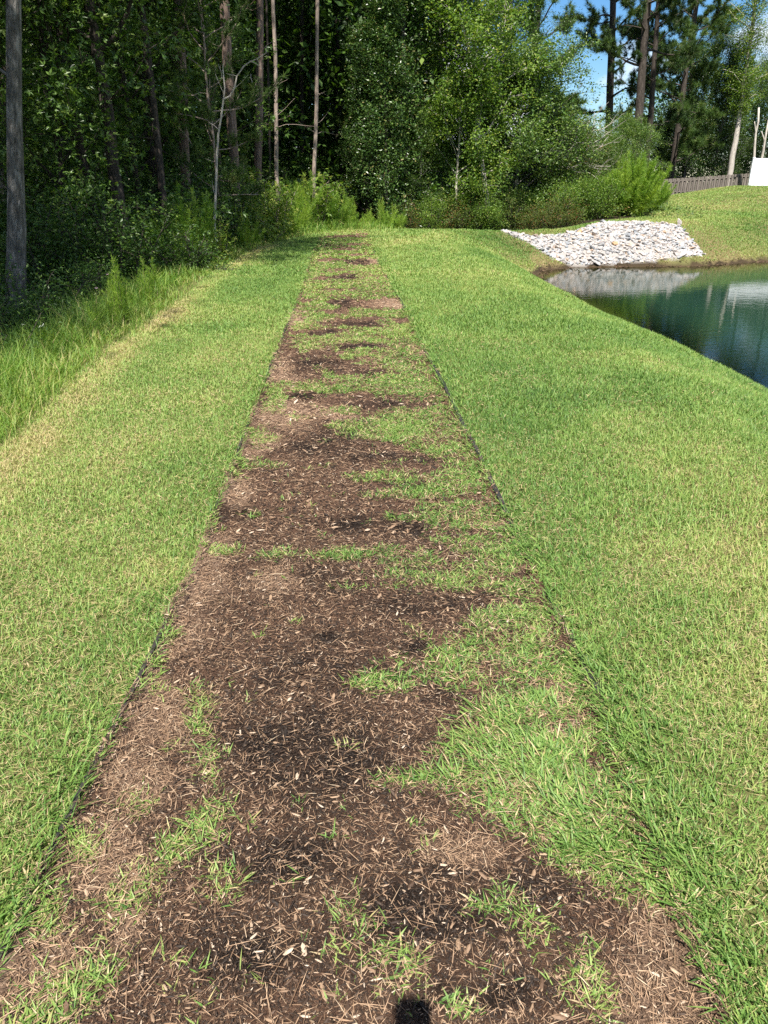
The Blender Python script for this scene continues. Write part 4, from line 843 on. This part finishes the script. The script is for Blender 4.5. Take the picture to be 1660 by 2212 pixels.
# --- pines and trees against the sky on the right
G_rp = 'open crowned pines against the sky'
plant(0, 'pine_tree', 1158, 42, 'pine with a full crown left of the first patch of sky', 'pine tree', G_rp, P_openpine[2], 1.1, .95, line=((1150, 230), (1162, 0)))
plant(0, 'pine_tree', 1316, 56, 'straight dark pine standing clear in the blue sky', 'pine tree', G_rp, P_openpine[0], .2, (1, 1, 1.05), line=((1316, 225), (1324, 0)))
plant(0, 'pine_tree', 1375, 49, 'reddish pine trunk leaning right beside the crooked dark one', 'pine tree', G_rp, P_openpine[1], 2.9, 1.0, line=((1370, 350), (1390, 100)))
plant(0, 'pine_tree', 1398, 50.5, 'crooked dark pine with low bare branches right of the reddish one', 'pine tree', G_rp, P_openpine[0], 3.8, .72, line=((1398, 350), (1410, 170)))
plant(0, 'pine_tree', 1480, 66, 'pine with a thick crown left of the pale vine covered trunk', 'pine tree', G_rp, P_openpine[2], 4.8, 1.0, line=((1480, 350), (1505, 0)))
plant(0, 'pine_tree', 1440, 62, 'tall pine behind the crooked dark one', 'pine tree', G_rp, P_openpine[2], .9, 1.15)
# pale leaning trunk with vines
w = Wood(303); H = 17; T = trunk_pts(w.rs, H, (0, 0), .05, 20); w.mb.tube(T, np.linspace(.23, .06, len(T)), 12, rough=.15, rng=w.rs); C, D = [], []
for k in range(70):
    f = .36 + .63 * k / 70; p_, td = at_frac(T, f); az = k * 2.4; Ln = (.9 + 1.3 * math.sin(math.pi * (f - .34) / .7)) * w.rs.uniform(.5, 1.1)
    P = w.limb(p_, (math.cos(az), math.sin(az), .5), Ln, .04, .012, 4, .15, .03, 4)
    for j in range(12): q, qd = at_frac(P, min(.99, w.rs.rand())); C.append(q + w.rs.normal(0, .15, 3)); D.append(qd)
x0, tl_ = lean_line(61, (1576, 370), (1602, 200)); root = empty('pale_trunk_tree', (x0, 61, terr1(x0, 61)), 'tall tree with a bare pale grey trunk and yellow green vines, behind the picket fence', 'tree')
root.rotation_euler = (0, tl_, 0); t_ = w.mb.build('trunk', B_pale, root, smooth=True); c_ = leaves_mesh(w.rs, np.array(C), np.array(D), 26, .24, .12, 'crown', M_leafy, tone=(.5, .2)); c_.parent = root
for (pxa, pxb, y, top, lab) in [(1628, 1640, 53, 236, 'bare white broken trunk just above the left post of the white fence'), (1643, 1661, 54, 258, 'bare white trunk leaning right, nearest the right edge of the picture')]:
    w = Wood(int(pxa)); x0, _t = lean_line(y, (pxa, 345), (pxb, top)); z0 = terr1(x0, y); tp_ = V3(pxb, top, y) - np.array([x0, y, z0])
    Pm = np.linspace((0, 0, -.2), tp_, 9) + w.rs.normal(0, .05, (9, 3)); w.mb.tube(Pm, np.linspace(.11, .055, 9), 8, rough=.15, rng=w.rs)
    w.limb(Pm[6], (-.35, 0, 1), .7, .045, .025, 4, .06, 0, 6)
    root = empty('bare_trunk', (x0, y, z0), lab, 'dead tree', 'bare white trunks above the fence'); w.mb.build('trunk', B_pale, root, smooth=True)
G_bf = 'trees behind the fences'
for (px, y, nm, pat, rz, sc, lab) in [
    (1470, 63.5, 'glossy_tree', P_magn[1], .7, .78, 'dense glossy dark tree leaning over the left part of the picket fence'),
    (1530, 64, 'glossy_tree', P_magn[1], 3.7, .80, 'dense glossy dark tree left of the bare pale grey trunk'),
    (1425, 66, 'broadleaf_tree', P_magn[0], 2.0, .75, 'dark tree just right of the crooked pine, above the picket fence end'),
    (1500, 70, 'broadleaf_tree', P_oak[2], 1.0, .85, 'taller dark tree behind the dense glossy ones'),
    (1640, 66, 'broadleaf_tree', P_oak[0], 2.4, .95, 'blue green tree right of the vine covered trunk'),
    (1600, 74, 'broadleaf_tree', P_oak[1], 4.4, .95, 'tree far behind the bare pale grey trunk'),
    (1700, 60, 'broadleaf_tree', P_oak[2], .1, .85, 'tree at the right edge behind the white fence'),
    (1560, 66, 'broadleaf_tree', P_oak[1], 5.9, .75, 'mid green tree hidden by the vine covered trunk'),
    (1790, 66, 'broadleaf_tree', P_oak[0], .9, 1.0, 'tree beyond the right edge behind the white fence'),
    (1900, 62, 'broadleaf_tree', P_oak[1], 1.9, 1.0, 'tree well beyond the right edge')]:
    plant(0, nm, px, y, lab, 'tree', G_bf, pat, rz, sc)

# --- the mass of wood further back
rs = np.random.RandomState(77)
def far_wood(name, n, xs, ys, hmax, size, t0, seed, mat, hmin=-.5):
    x = rs.uniform(*xs, n); y = rs.uniform(*ys, n); zz = terr(x, y)
    top = hmax * (.55 + .75 * fbm(x * .18, y * .18, seed, 3)); hh = rs.rand(n) ** .8
    z = zz + hmin + hh * top
    k = fbm(x * .9 + z * .35, y * .9 + z * .9, seed + 3, 3) > .44
    x, y, z = x[k], y[k], z[k]; n = len(x)
    P = np.stack([x, y, z], 1); d = unit(rs.normal(0, 1, (n, 3)) * (1, 1, .6)); nn = rs.normal(0, .5, (n, 3)) + (0, -.2, .9); b = unit(np.cross(nn, d)); Lf = (size * rs.uniform(.6, 1.3, n))[:, None]
    V = np.stack([P, P + d * Lf * .45 - b * Lf * .25, P + d * Lf, P + d * Lf * .45 + b * Lf * .25], 1).reshape(-1, 3)
    t = np.clip(t0 + (fbm(x * .35, z * .35 + y * .3, seed + 5, 2) - .5) * .9 + rs.normal(0, .15, n), 0, 1)
    o = mesh_np(name, V, [(np.arange(n) * 4)[:, None] + np.array([[0, 1, 2, 3]])], mat, attrs={'t': t}); return o
tag(far_wood('far_wood', 70000, (-48, 5), (58, 74), 21, .85, .3, 25, M_leaf), 'solid depth of the wood furthest away', 'wood', kind='stuff')
tag(far_wood('far_wood', 400000, (-34, 2), (30, 58), 19, .32, .4, 5, M_leaf), 'dark depth of the wood behind the nearer trunks', 'wood', kind='stuff')
tag(far_wood('far_wood', 90000, (3, 14.2), (47, 64), 4.2, .28, .45, 9, M_leaf), 'low far tree line under the clouds', 'wood', kind='stuff')
tag(far_wood('far_wood', 120000, (22, 62), (66, 84), 11, .30, .4, 13, M_leaf), 'far trees behind the fences at the right', 'wood', kind='stuff')
tag(far_wood('far_wood', 90000, (-30, -6.0), (9, 30), 2.0, .13, .3, 17, M_leaf), 'low undergrowth covering the floor of the left wood', 'undergrowth', kind='stuff')
tag(far_wood('far_wood', 35000, (-3, 12.5), (30.5, 46), 1.2, .11, .45, 21, M_brushleaf), 'low undergrowth between the shrubs behind the berm', 'undergrowth', kind='stuff')

# ------------------------------------------------------------------ stones on the bank
import bmesh
def stone_mesh(seed):
    rs = np.random.RandomState(seed); bm = bmesh.new()
    n = rs.randint(11, 17); P = unit(rs.normal(0, 1, (n, 3))) * rs.uniform(.8, 1.05, (n, 1)) * np.array([1.15, .85, .62]) * rs.uniform(.85, 1.15, 3)
    vs = [bm.verts.new(p) for p in P]
    r = bmesh.ops.convex_hull(bm, input=vs)
    for v in [v for v in bm.verts if not v.link_faces]: bm.verts.remove(v)
    bmesh.ops.bevel(bm, geom=list(bm.edges) + list(bm.verts), offset=.05, segments=1, profile=.6, affect='EDGES')
    bmesh.ops.triangulate(bm, faces=bm.faces[:])
    me = bpy.data.meshes.new('stone'); bm.to_mesh(me); bm.free(); return me
def stone_mat(name, stops, obj_rand=True):
    m, N, L = new_mat(name)
    src = N.new('ShaderNodeObjectInfo') if obj_rand else N.new('ShaderNodeAttribute')
    if not obj_rand: src.attribute_name = 't'
    rp = ramp(N, stops); rp.color_ramp.interpolation = 'LINEAR'; L.new(src.outputs['Random' if obj_rand else 'Fac'], rp.inputs['Fac'])
    tc = N.new('ShaderNodeTexCoord'); n1 = N.new('ShaderNodeTexNoise'); n1.inputs['Scale'].default_value = 2.6 if obj_rand else 14; n1.inputs['Detail'].default_value = 6; n1.inputs['Roughness'].default_value = .65
    L.new(tc.outputs['Object'], n1.inputs['Vector'])
    mr = N.new('ShaderNodeMapRange'); mr.inputs['From Min'].default_value = .3; mr.inputs['From Max'].default_value = .7; mr.inputs['To Min'].default_value = .72; mr.inputs['To Max'].default_value = 1.12; L.new(n1.outputs['Fac'], mr.inputs['Value'])
    vm = N.new('ShaderNodeVectorMath'); vm.operation = 'SCALE'; L.new(rp.outputs[0], vm.inputs[0]); L.new(mr.outputs[0], vm.inputs['Scale'])
    bp = N.new('ShaderNodeBump'); bp.inputs['Strength'].default_value = .35; bp.inputs['Distance'].default_value = .05; L.new(n1.outputs['Fac'], bp.inputs['Height'])
    p = N.new('ShaderNodeBsdfPrincipled'); p.inputs['Roughness'].default_value = .85; p.inputs['Specular IOR Level'].default_value = .25
    L.new(vm.outputs[0], p.inputs['Base Color']); L.new(bp.outputs[0], p.inputs['Normal'])
    o = N.new('ShaderNodeOutputMaterial'); L.new(p.outputs[0], o.inputs['Surface']); return m
ST = [(0, (0.432, 0.415, 0.393)), (0.2, (0.294, 0.307, 0.324)), (0.36, (0.467, 0.432, 0.41)), (0.52, (0.397, 0.346, 0.32)), (0.68, (0.242, 0.259, 0.276)), (0.8, (0.484, 0.441, 0.41)), (0.92, (0.415, 0.354, 0.311)), (1, (0.397, 0.285, 0.199))]
M_stone = stone_mat('pale_quarried_stone', ST); M_stone2 = stone_mat('pale_stone_heap', ST, False)
M_orange = stone_mat('orange_stone', [(0, (.42, .25, .13)), (1, (.48, .31, .18))])
SM = [stone_mesh(500 + i) for i in range(14)]
for q in SM: q.materials.append(M_stone)
SMO = [stone_mesh(540 + i) for i in range(3)]
for q in SMO: q.materials.append(M_orange)
rs = np.random.RandomState(21)
cx, cy = rs.uniform(3, 14, 30000), rs.uniform(23, 33.5, 30000)
k = rock_zone(cx, cy); cx, cy = cx[k], cy[k]; keep = []
for i in range(len(cx)):
    md = .118 + .05 * ((i * 37) % 10) / 10
    if all((cx[i] - cx[j]) ** 2 + (cy[i] - cy[j]) ** 2 > md * md for j in keep): keep.append(i)
cx, cy = cx[keep], cy[keep]; cz = terr(cx, cy); rad = rs.gamma(11, .0098, len(cx)).clip(.06, .165)
order = np.argsort(-rad / np.hypot(cx, cy))
print('stones', len(cx))
V_, F_, t_, nv = [], [], [], 0
def stone_co(me): 
    a = np.empty(len(me.vertices) * 3); me.vertices.foreach_get('co', a); f = np.empty(len(me.loops), int); me.loops.foreach_get('vertex_index', f); return a.reshape(-1, 3), f.reshape(-1, 3)
SC = [stone_co(q) for q in SM]
placed = 0
spec = {}     # a few stones one can tell apart
for nm, (spx, spy) in {'orange stone at the top edge of the bank': (1253, 497), 'orange stone in the middle of the bank': (1320, 520), 'upright pointed pale stone at the right end of the top edge': (1467, 482),
                       'tan stone in the upper row of the bank': (1290, 486)}.items():
    ppx, ppy, _ = project(cx, cy, cz + .08); spec[int(np.argmin((ppx - spx) ** 2 + ((ppy - spy) * 2) ** 2))] = nm
for rank, i in enumerate(order):
    e = Euler((rs.uniform(-.5, .5), rs.uniform(-.5, .5), rs.uniform(0, 6.28))); zz = cz[i] + rad[i] * .12 + rs.uniform(-.015, .025); s = rad[i]
    if i in spec or placed < 296:
        me = SMO[i % 3] if (i in spec and ('orange' in spec[i] or 'tan' in spec[i])) else SM[i % 14]
        o = bpy.data.objects.new('stone', me); COL.objects.link(o); o.location = (cx[i], cy[i], zz); o.rotation_euler = e; o.scale = (s, s, s * .8)
        if i in spec:
            o.scale = (min(s, .13) * 1.1,) * 3
            if 'upright' in spec[i]: o.rotation_euler = (0, 1.45, .4); o.scale = (.2, .13, .15); o.location.z += .08
            tag(o, spec[i], 'stone', 'stones on the pond bank')
        else:
            tag(o, 'pale angular stone lying in the heap on the pond bank', 'stone', 'stones on the pond bank'); placed += 1
    else:
        co, f = SC[i % 14]; Mx = np.array(e.to_matrix()); V_.append((co * s) @ Mx.T + np.array([cx[i], cy[i], zz])); F_.append(f + nv); t_.append(np.full(len(f), rs.rand())); nv += len(co)
# smaller stones wedged underneath
ux, uy = rs.uniform(3, 14, 22000), rs.uniform(23, 33.5, 22000); k = rock_zone(ux, uy); ux, uy = ux[k][:1600], uy[k][:1600]; uz = terr(ux, uy)
for i in range(len(ux)):
    co, f = SC[i % 14]; Mx = np.array(Euler((rs.uniform(-1, 1), rs.uniform(-1, 1), rs.uniform(0, 6))).to_matrix()); s = rs.uniform(.05, .09)
    V_.append((co * s) @ Mx.T + np.array([ux[i], uy[i], uz[i] + .005])); F_.append(f + nv); t_.append(np.full(len(f), rs.rand())); nv += len(co)
o = mesh_np('stone_heap', np.concatenate(V_), [np.concatenate(F_)], M_stone2, attrs={'t': np.concatenate(t_)})
tag(o, 'pale broken stones filling the bank between the larger ones', 'stones', kind='stuff')

# ------------------------------------------------------------------ fences
def wood_mat():
    m, N, L = new_mat('weathered_fence_wood')
    tc = N.new('ShaderNodeTexCoord'); mp = N.new('ShaderNodeMapping'); mp.inputs['Scale'].default_value = (7, 7, .7)
    n1 = N.new('ShaderNodeTexNoise'); n1.inputs['Scale'].default_value = 2.5; n1.inputs['Detail'].default_value = 6; n1.inputs['Roughness'].default_value = .7
    L.new(tc.outputs['Object'], mp.inputs[0]); L.new(mp.outputs[0], n1.inputs['Vector'])
    rp = ramp(N, [(.3, (.12, .103, .088)), (.5, (.23, .20, .17)), (.7, (.34, .295, .255))]); L.new(n1.outputs['Fac'], rp.inputs['Fac'])
    p = N.new('ShaderNodeBsdfPrincipled'); p.inputs['Roughness'].default_value = .9; L.new(rp.outputs[0], p.inputs['Base Color'])
    o = N.new('ShaderNodeOutputMaterial'); L.new(p.outputs[0], o.inputs['Surface']); return m
M_wood = wood_mat()
fa, fb = np.array([18.6, 61.5]), np.array([25.4, 52.4]); Lf_ = np.linalg.norm(fb - fa); ang = math.atan2(*(fb - fa)[::-1])
ta, tb = 1.22, 1.84       # height of the fence top at its two ends
root = empty('picket_fence', (fa[0], fa[1], terr1(*fa)), 'weathered brown wooden picket fence running below the dark trees', 'fence')
r0 = np.array([fa[0], fa[1], terr1(*fa)])
n = int(Lf_ / .155); mbp = MB(); rsf = np.random.RandomState(5)
for i in range(n):
    u = (i + .5) / n; c = fa + (fb - fa) * u; top = ta + (tb - ta) * u ** 1.3 + rsf.normal(0, .008)
    side = .028 if i % 2 else -.028                    # boards alternate on both faces of the rails
    ox, oy = -math.sin(ang) * side, math.cos(ang) * side
    mbp.box((c[0] + ox - r0[0], c[1] + oy - r0[1], top - .92 - r0[2]), (.138, .018, 1.84), ang + rsf.normal(0, .01))
mbp.build('picket_panel', M_wood, root)
for h in (.25, .95, 1.65):
    q = MB(); P = np.array([[*(fa + (fb - fa) * u), ta + (tb - ta) * u ** 1.3 - 1.84 + h] for u in np.linspace(0, 1, 9)]) - r0; q.tube(P, .019, 4); q.build('rail', M_wood, root)
for i in range(5):
    u = i / 4; c = fa + (fb - fa) * u; q = MB(); tp = ta + (tb - ta) * u ** 1.3; q.box((c[0] - r0[0], c[1] - r0[1], tp - 1.0 - r0[2]), (.09, .09, 2.0), ang); q.build('post', M_wood, root)
m, N, L = new_mat('white_vinyl'); p = N.new('ShaderNodeBsdfPrincipled'); p.inputs['Base Color'].default_value = (.80, .81, .83, 1); p.inputs['Roughness'].default_value = .38
nz = N.new('ShaderNodeTexNoise'); nz.inputs['Scale'].default_value = 1.5; rp = ramp(N, [(.3, (.62, .64, .68)), (.7, (.69, .71, .74))]); L.new(nz.outputs['Fac'], rp.inputs['Fac']); L.new(rp.outputs[0], p.inputs['Base Color'])
o = N.new('ShaderNodeOutputMaterial'); L.new(p.outputs[0], o.inputs['Surface']); M_vinyl = m
vx, vy = 19.75, 44.0; vz = 2.40; g0 = terr1(vx, vy)
root = empty('vinyl_fence', (vx, vy, g0), 'white solid vinyl fence on top of the grassy slope at the right edge', 'fence')
zt = vz - g0
for i in range(6):
    q = MB(); q.box((i * 2.4, 0, zt / 2 - .25), (.127, .127, zt + .5)); q.build('post', M_vinyl, root)
    q = MB(); q.box((i * 2.4, 0, zt + .012), (.15, .15, .025)); q.box((i * 2.4, 0, zt + .04), (.10, .10, .03)); q.build('post_cap', M_vinyl, root)
    if i < 5:
        q = MB(); q.box((i * 2.4 + 1.2, 0, zt - .07), (2.27, .045, .14)); q.build('rail', M_vinyl, root)
        q = MB(); q.box((i * 2.4 + 1.2, 0, .06), (2.27, .045, .16)); q.build('rail', M_vinyl, root)
        q = MB()
        for j in range(14): q.box((i * 2.4 + .147 + j * .162, 0, (zt - .14 + .14) / 2), (.157, .022, zt - .28))
        q.build('panel', M_vinyl, root)

# ------------------------------------------------------------------ path edging
m, N, L = new_mat('black_edging'); p = N.new('ShaderNodeBsdfPrincipled'); p.inputs['Roughness'].default_value = .6
nz = N.new('ShaderNodeTexNoise'); nz.inputs['Scale'].default_value = 30; rp = ramp(N, [(.35, (.012, .012, .012)), (.7, (.05, .04, .032))]); L.new(nz.outputs['Fac'], rp.inputs['Fac']); L.new(rp.outputs[0], p.inputs['Base Color'])
o = N.new('ShaderNodeOutputMaterial'); L.new(p.outputs[0], o.inputs['Surface']); M_edge = m
for nm, fn, sgn, lab in (('l', edge_l, -1, 'thin black plastic edging along the left side of the mulch path'), ('r', edge_r, 1, 'thin black plastic edging along the right side of the mulch path, mostly under grass')):
    yy = np.arange(.5, 22, .05); xx = fn(yy) + (fbm(yy * .9, yy * 0 + 3, 71, 3) - .5) * .03
    zz = terr(xx + sgn * .05, yy) + (.010 if sgn < 0 else .008) + (fbm(yy * 1.3, yy * 0 + (5 if sgn > 0 else 1), 72, 3) - .5) * (.07 if sgn > 0 else .045)
    n = len(yy); th = .0035 if sgn < 0 else .006
    A = np.stack([np.stack([xx - th, yy, zz - .06], 1), np.stack([xx - th, yy, zz - .004], 1), np.stack([xx - th * 2, yy, zz + .002], 1), np.stack([xx + th * 2, yy, zz + .002], 1), np.stack([xx + th, yy, zz - .004], 1), np.stack([xx + th, yy, zz - .06], 1)], 1)
    i = (np.arange(n - 1)[:, None] * 6 + np.arange(5)[None, :]).ravel()
    o = mesh_np('lawn_edging', A.reshape(-1, 3), [np.stack([i, i + 1, i + 7, i + 6], 1)], M_edge); tag(o, lab, 'edging', 'edging strips of the path')

# ------------------------------------------------------------------ unmown grass down the left bank and along the wood
rs = np.random.RandomState(31); B = Blades()
for (y0, y1, dens, w) in [(2.5, 6, 3600, .0045), (6, 10, 2400, .006), (10, 17, 1100, .009), (17, 27, 500, .014)]:
    x, y, z = scatter(rs, y0, y1, dens, x0=-7.5, x1=3)
    dl = mow_x(y) - x
    band = sstep(-.12, .12, dl) * (1 - sstep(1.0 + .5 * fbm(y * .7, y * 0, 81, 2), 2.6, dl)) * (y < back_y(x) + 3)
    k = rs.rand(len(x)) < band * (.35 + .9 * sstep(.35, .6, fbm(x * 2, y * 2, 82, 3)))
    x, y, z, dl = x[k], y[k], z[k], dl[k]; n = len(x)
    h = np.where(y < 11, .36, .30) * (.35 + .8 * sstep(0, .7, dl)) * rs.uniform(.4, 1.35, n) * (.6 + .8 * fbm(x * 1.5, y * 1.5, 83, 3))
    t = np.clip(rs.normal(.52, .19, n) + .12 * (dl < .3), 0, .95); el = np.radians(rs.uniform(48, 88, n))
    B.add(*blade_mesh(rs, x, y, z, h, np.full(n, w) * rs.uniform(.7, 1.3, n), el, t, None, .7))
tag(B.build('tall_grass', M_tallgrass), 'unmown yellow green grass down the left side of the berm', 'grass', kind='stuff')

# small pink flowers among the weeds
m, N, L = new_mat('pink_petals'); p = N.new('ShaderNodeBsdfPrincipled'); p.inputs['Base Color'].default_value = (.75, .5, .62, 1); p.inputs['Roughness'].default_value = .6
o = N.new('ShaderNodeOutputMaterial'); L.new(p.outputs[0], o.inputs['Surface']); M_petal = m
for (px, y, h, lab) in ((231, 8.6, .52, 'thin stalk with one tiny pink flower left of the tall single weed'), (262, 9.1, .62, 'taller stalk with a tiny pink flower beside the tall single weed')):
    xx = X(px, y, -.9); z = terr1(xx, y); root = empty('wild_flower', (xx, y, z), lab, 'flower', 'pink flowers on the left bank')
    w = Wood(int(px)); P = w.limb((0, 0, 0), (.12, 0, 1), h, .004, .002, 6, .05, 0, 4); w.mb.build('stem', M_stem, root)
    q = MB()
    for a in range(5):
        c, s = math.cos(a * 1.257), math.sin(a * 1.257); t0 = P[-1]
        q.add([t0, t0 + (c * .012 - s * .006, s * .012 + c * .006, .005), t0 + (c * .021, s * .021, .002), t0 + (c * .012 + s * .006, s * .012 - c * .006, .005)], [[(0, 1, 2, 3)]])
    q.build('petals', M_petal, root)

# ------------------------------------------------------------------ the person taking the picture: only the shadow of the telephone falls into view
m, N, L = new_mat('phone_body'); p = N.new('ShaderNodeBsdfPrincipled'); p.inputs['Base Color'].default_value = (.02, .02, .022, 1); p.inputs['Roughness'].default_value = .3
o = N.new('ShaderNodeOutputMaterial'); L.new(p.outputs[0], o.inputs['Surface']); M_phone = m
pc = np.array([-.022, -.036, EYE - .050])
bm = bmesh.new(); bmesh.ops.create_cube(bm, size=1)
for v in bm.verts: v.co = (v.co.x * .078, v.co.y * .008, v.co.z * .156)
bmesh.ops.bevel(bm, geom=[e for e in bm.edges if abs(e.verts[0].co.y - e.verts[1].co.y) > .004], offset=.010, segments=4, affect='EDGES')
me = bpy.data.meshes.new('phone_case'); bm.to_mesh(me); bm.free(); me.materials.append(M_phone)
root = empty('smartphone', tuple(pc), 'dark smartphone held up in both hands, seen only as a shadow at the bottom edge', 'phone')
root.rotation_euler = (R(-PITCH), 0, 0)
o = bpy.data.objects.new('case', me); COL.objects.link(o); o.parent = root
m, N, L = new_mat('phone_screen'); p = N.new('ShaderNodeBsdfPrincipled'); p.inputs['Base Color'].default_value = (.01, .012, .015, 1); p.inputs['Roughness'].default_value = .08
o2 = N.new('ShaderNodeOutputMaterial'); L.new(p.outputs[0], o2.inputs['Surface'])
q = MB(); q.box((0, -.0048, 0), (.070, .001, .146)); q.build('screen', m, root)

def plain(name, c, rough=.7):
    m, N, L = new_mat(name); p = N.new('ShaderNodeBsdfPrincipled'); p.inputs['Roughness'].default_value = rough
    nz = N.new('ShaderNodeTexNoise'); nz.inputs['Scale'].default_value = 40; rp = ramp(N, [(.3, tuple(v * .8 for v in c)), (.7, tuple(min(1, v * 1.15) for v in c))])
    L.new(nz.outputs['Fac'], rp.inputs['Fac']); L.new(rp.outputs[0], p.inputs['Base Color']); o = N.new('ShaderNodeOutputMaterial'); L.new(p.outputs[0], o.inputs['Surface']); return m
M_skin, M_shirt, M_jeans, M_hair, M_shoe = plain('skin', (.50, .31, .22), .5), plain('grey_cotton', (.22, .24, .28), .9), plain('denim', (.05, .08, .15), .9), plain('brown_hair', (.06, .035, .02), .6), plain('shoe_leather', (.08, .07, .06), .6)
gz = terr1(-.02, -.45)
BY = -.46
proot = empty('person', (-.02, BY, gz), 'person in grey shirt and jeans holding up a phone, standing behind the viewpoint', 'person')
def skinned(name, verts, edges, radii, mat, root_i=0):
    bmx = bmesh.new(); lay = bmx.verts.layers.skin.verify(); vs = []
    for i, (v, r) in enumerate(zip(verts, radii)):
        q = bmx.verts.new(v); q[lay].radius = r if isinstance(r, tuple) else (r, r); q[lay].use_root = (i == root_i); vs.append(q)
    for a, b in edges: bmx.edges.new((vs[a], vs[b]))
    me = bpy.data.meshes.new(name); bmx.to_mesh(me); bmx.free(); me.materials.append(mat)
    o = bpy.data.objects.new(name, me); COL.objects.link(o); o.parent = proot
    o.modifiers.new('Skin', 'SKIN'); sb = o.modifiers.new('Subdivision', 'SUBSURF'); sb.levels = 2; sb.render_levels = 2
    return o
# body: pelvis, spine, neck, head, arms up to the wrists, legs, feet (heights above the ground)
bv = [(0, 0, .93), (0, 0, 1.10), (0, 0, 1.27), (0, 0, 1.39), (0, .01, 1.47), (0, .03, 1.56), (0, .035, 1.65),
      (-.17, 0, 1.37), (-.23, .10, 1.13), (-.085, BY * -1 - .09, 1.37), (.17, 0, 1.37), (.23, .10, 1.13), (.065, BY * -1 - .09, 1.37),
      (-.09, 0, .86), (-.10, .01, .48), (-.11, -.02, .08), (-.12, .12, .035), (.09, 0, .86), (.10, .01, .48), (.11, -.02, .08), (.12, .12, .035)]
be = [(0, 1), (1, 2), (2, 3), (3, 4), (4, 5), (5, 6), (3, 7), (7, 8), (8, 9), (3, 10), (10, 11), (11, 12), (0, 13), (13, 14), (14, 15), (15, 16), (0, 17), (17, 18), (18, 19), (19, 20)]
brd = [(.15, .11), (.13, .10), (.15, .11), (.09, .08), (.055, .055), (.075, .09), (.07, .085), .06, .042, .026, .06, .042, .026, .085, .055, .04, .035, .085, .055, .04, .035]
skinned('body', bv, be, brd, M_skin)
skinned('shirt', [(0, 0, .90), (0, 0, 1.10), (0, 0, 1.27), (0, 0, 1.385), (-.17, 0, 1.37), (-.215, .07, 1.20), (.17, 0, 1.37), (.215, .07, 1.20)], [(0, 1), (1, 2), (2, 3), (3, 4), (4, 5), (3, 6), (6, 7)],
        [(.17, .13), (.145, .115), (.165, .125), (.10, .09), .075, .06, .075, .06], M_shirt)
skinned('jeans', [(0, 0, .92), (-.09, 0, .84), (-.10, .01, .48), (-.11, -.02, .10), (.09, 0, .84), (.10, .01, .48), (.11, -.02, .10)], [(0, 1), (1, 2), (2, 3), (0, 4), (4, 5), (5, 6)], [(.16, .12), .10, .07, .055, .10, .07, .055], M_jeans)
for s in (-1, 1): skinned('shoe', [(s * .11, -.04, .05), (s * .118, .06, .045), (s * .125, .19, .035)], [(0, 1), (1, 2)], [.05, .05, .04], M_shoe)
skinned('hair', [(0, .02, 1.735), (0, -.02, 1.70), (0, -.045, 1.62), (-.06, 0, 1.68), (.06, 0, 1.68)], [(0, 1), (1, 2), (1, 3), (1, 4)], [.05, .075, .05, .04, .04], M_hair)
# ears and nose
for s in (-1, 1): skinned('ear', [(s * .078, .02, 1.635), (s * .084, .015, 1.605)], [(0, 1)], [.014, .010], M_skin)
skinned('nose', [(0, .118, 1.625), (0, .138, 1.595)], [(0, 1)], [.010, .014], M_skin)
# hands: five fingers each, wrapped round the two long sides of the phone
pz = pc[2] - gz - .035; py_0 = pc[1] - BY
for s in (-1, 1):
    wx_h = -.003 + s * .072
    palm = [(wx_h, py_0 - .075, pz - .095), (-.003 + s * .066, py_0 - .045, pz - .055)]
    skinned('hand', palm + [(-.003 + s * .058, py_0 - .035, pz - .02)], [(0, 1), (1, 2)], [.026, (.024, .034), (.018, .028)], M_skin)
    for f, (dz_, ln) in enumerate(((.030, .9), (.010, 1.0), (-.010, .95), (-.028, .75))):
        b0 = np.array([-.003 + s * .058, py_0 - .030, pz - .022 + dz_]); k1 = b0 + np.array([s * .004, .026 * ln, .006]); k2 = k1 + np.array([-s * .020 * ln, .014, .004]); k3 = k2 + np.array([-s * .020 * ln, 0, .002])
        skinned('finger', [b0, k1, k2, k3], [(0, 1), (1, 2), (2, 3)], [.009, .0085, .008, .0065], M_skin)
    t0 = np.array([-.003 + s * .060, py_0 - .05, pz - .05]); skinned('thumb', [t0, t0 + (-s * .012, -.002, .025), t0 + (-s * .032, .012, .045)], [(0, 1), (1, 2)], [.013, .011, .008], M_skin)
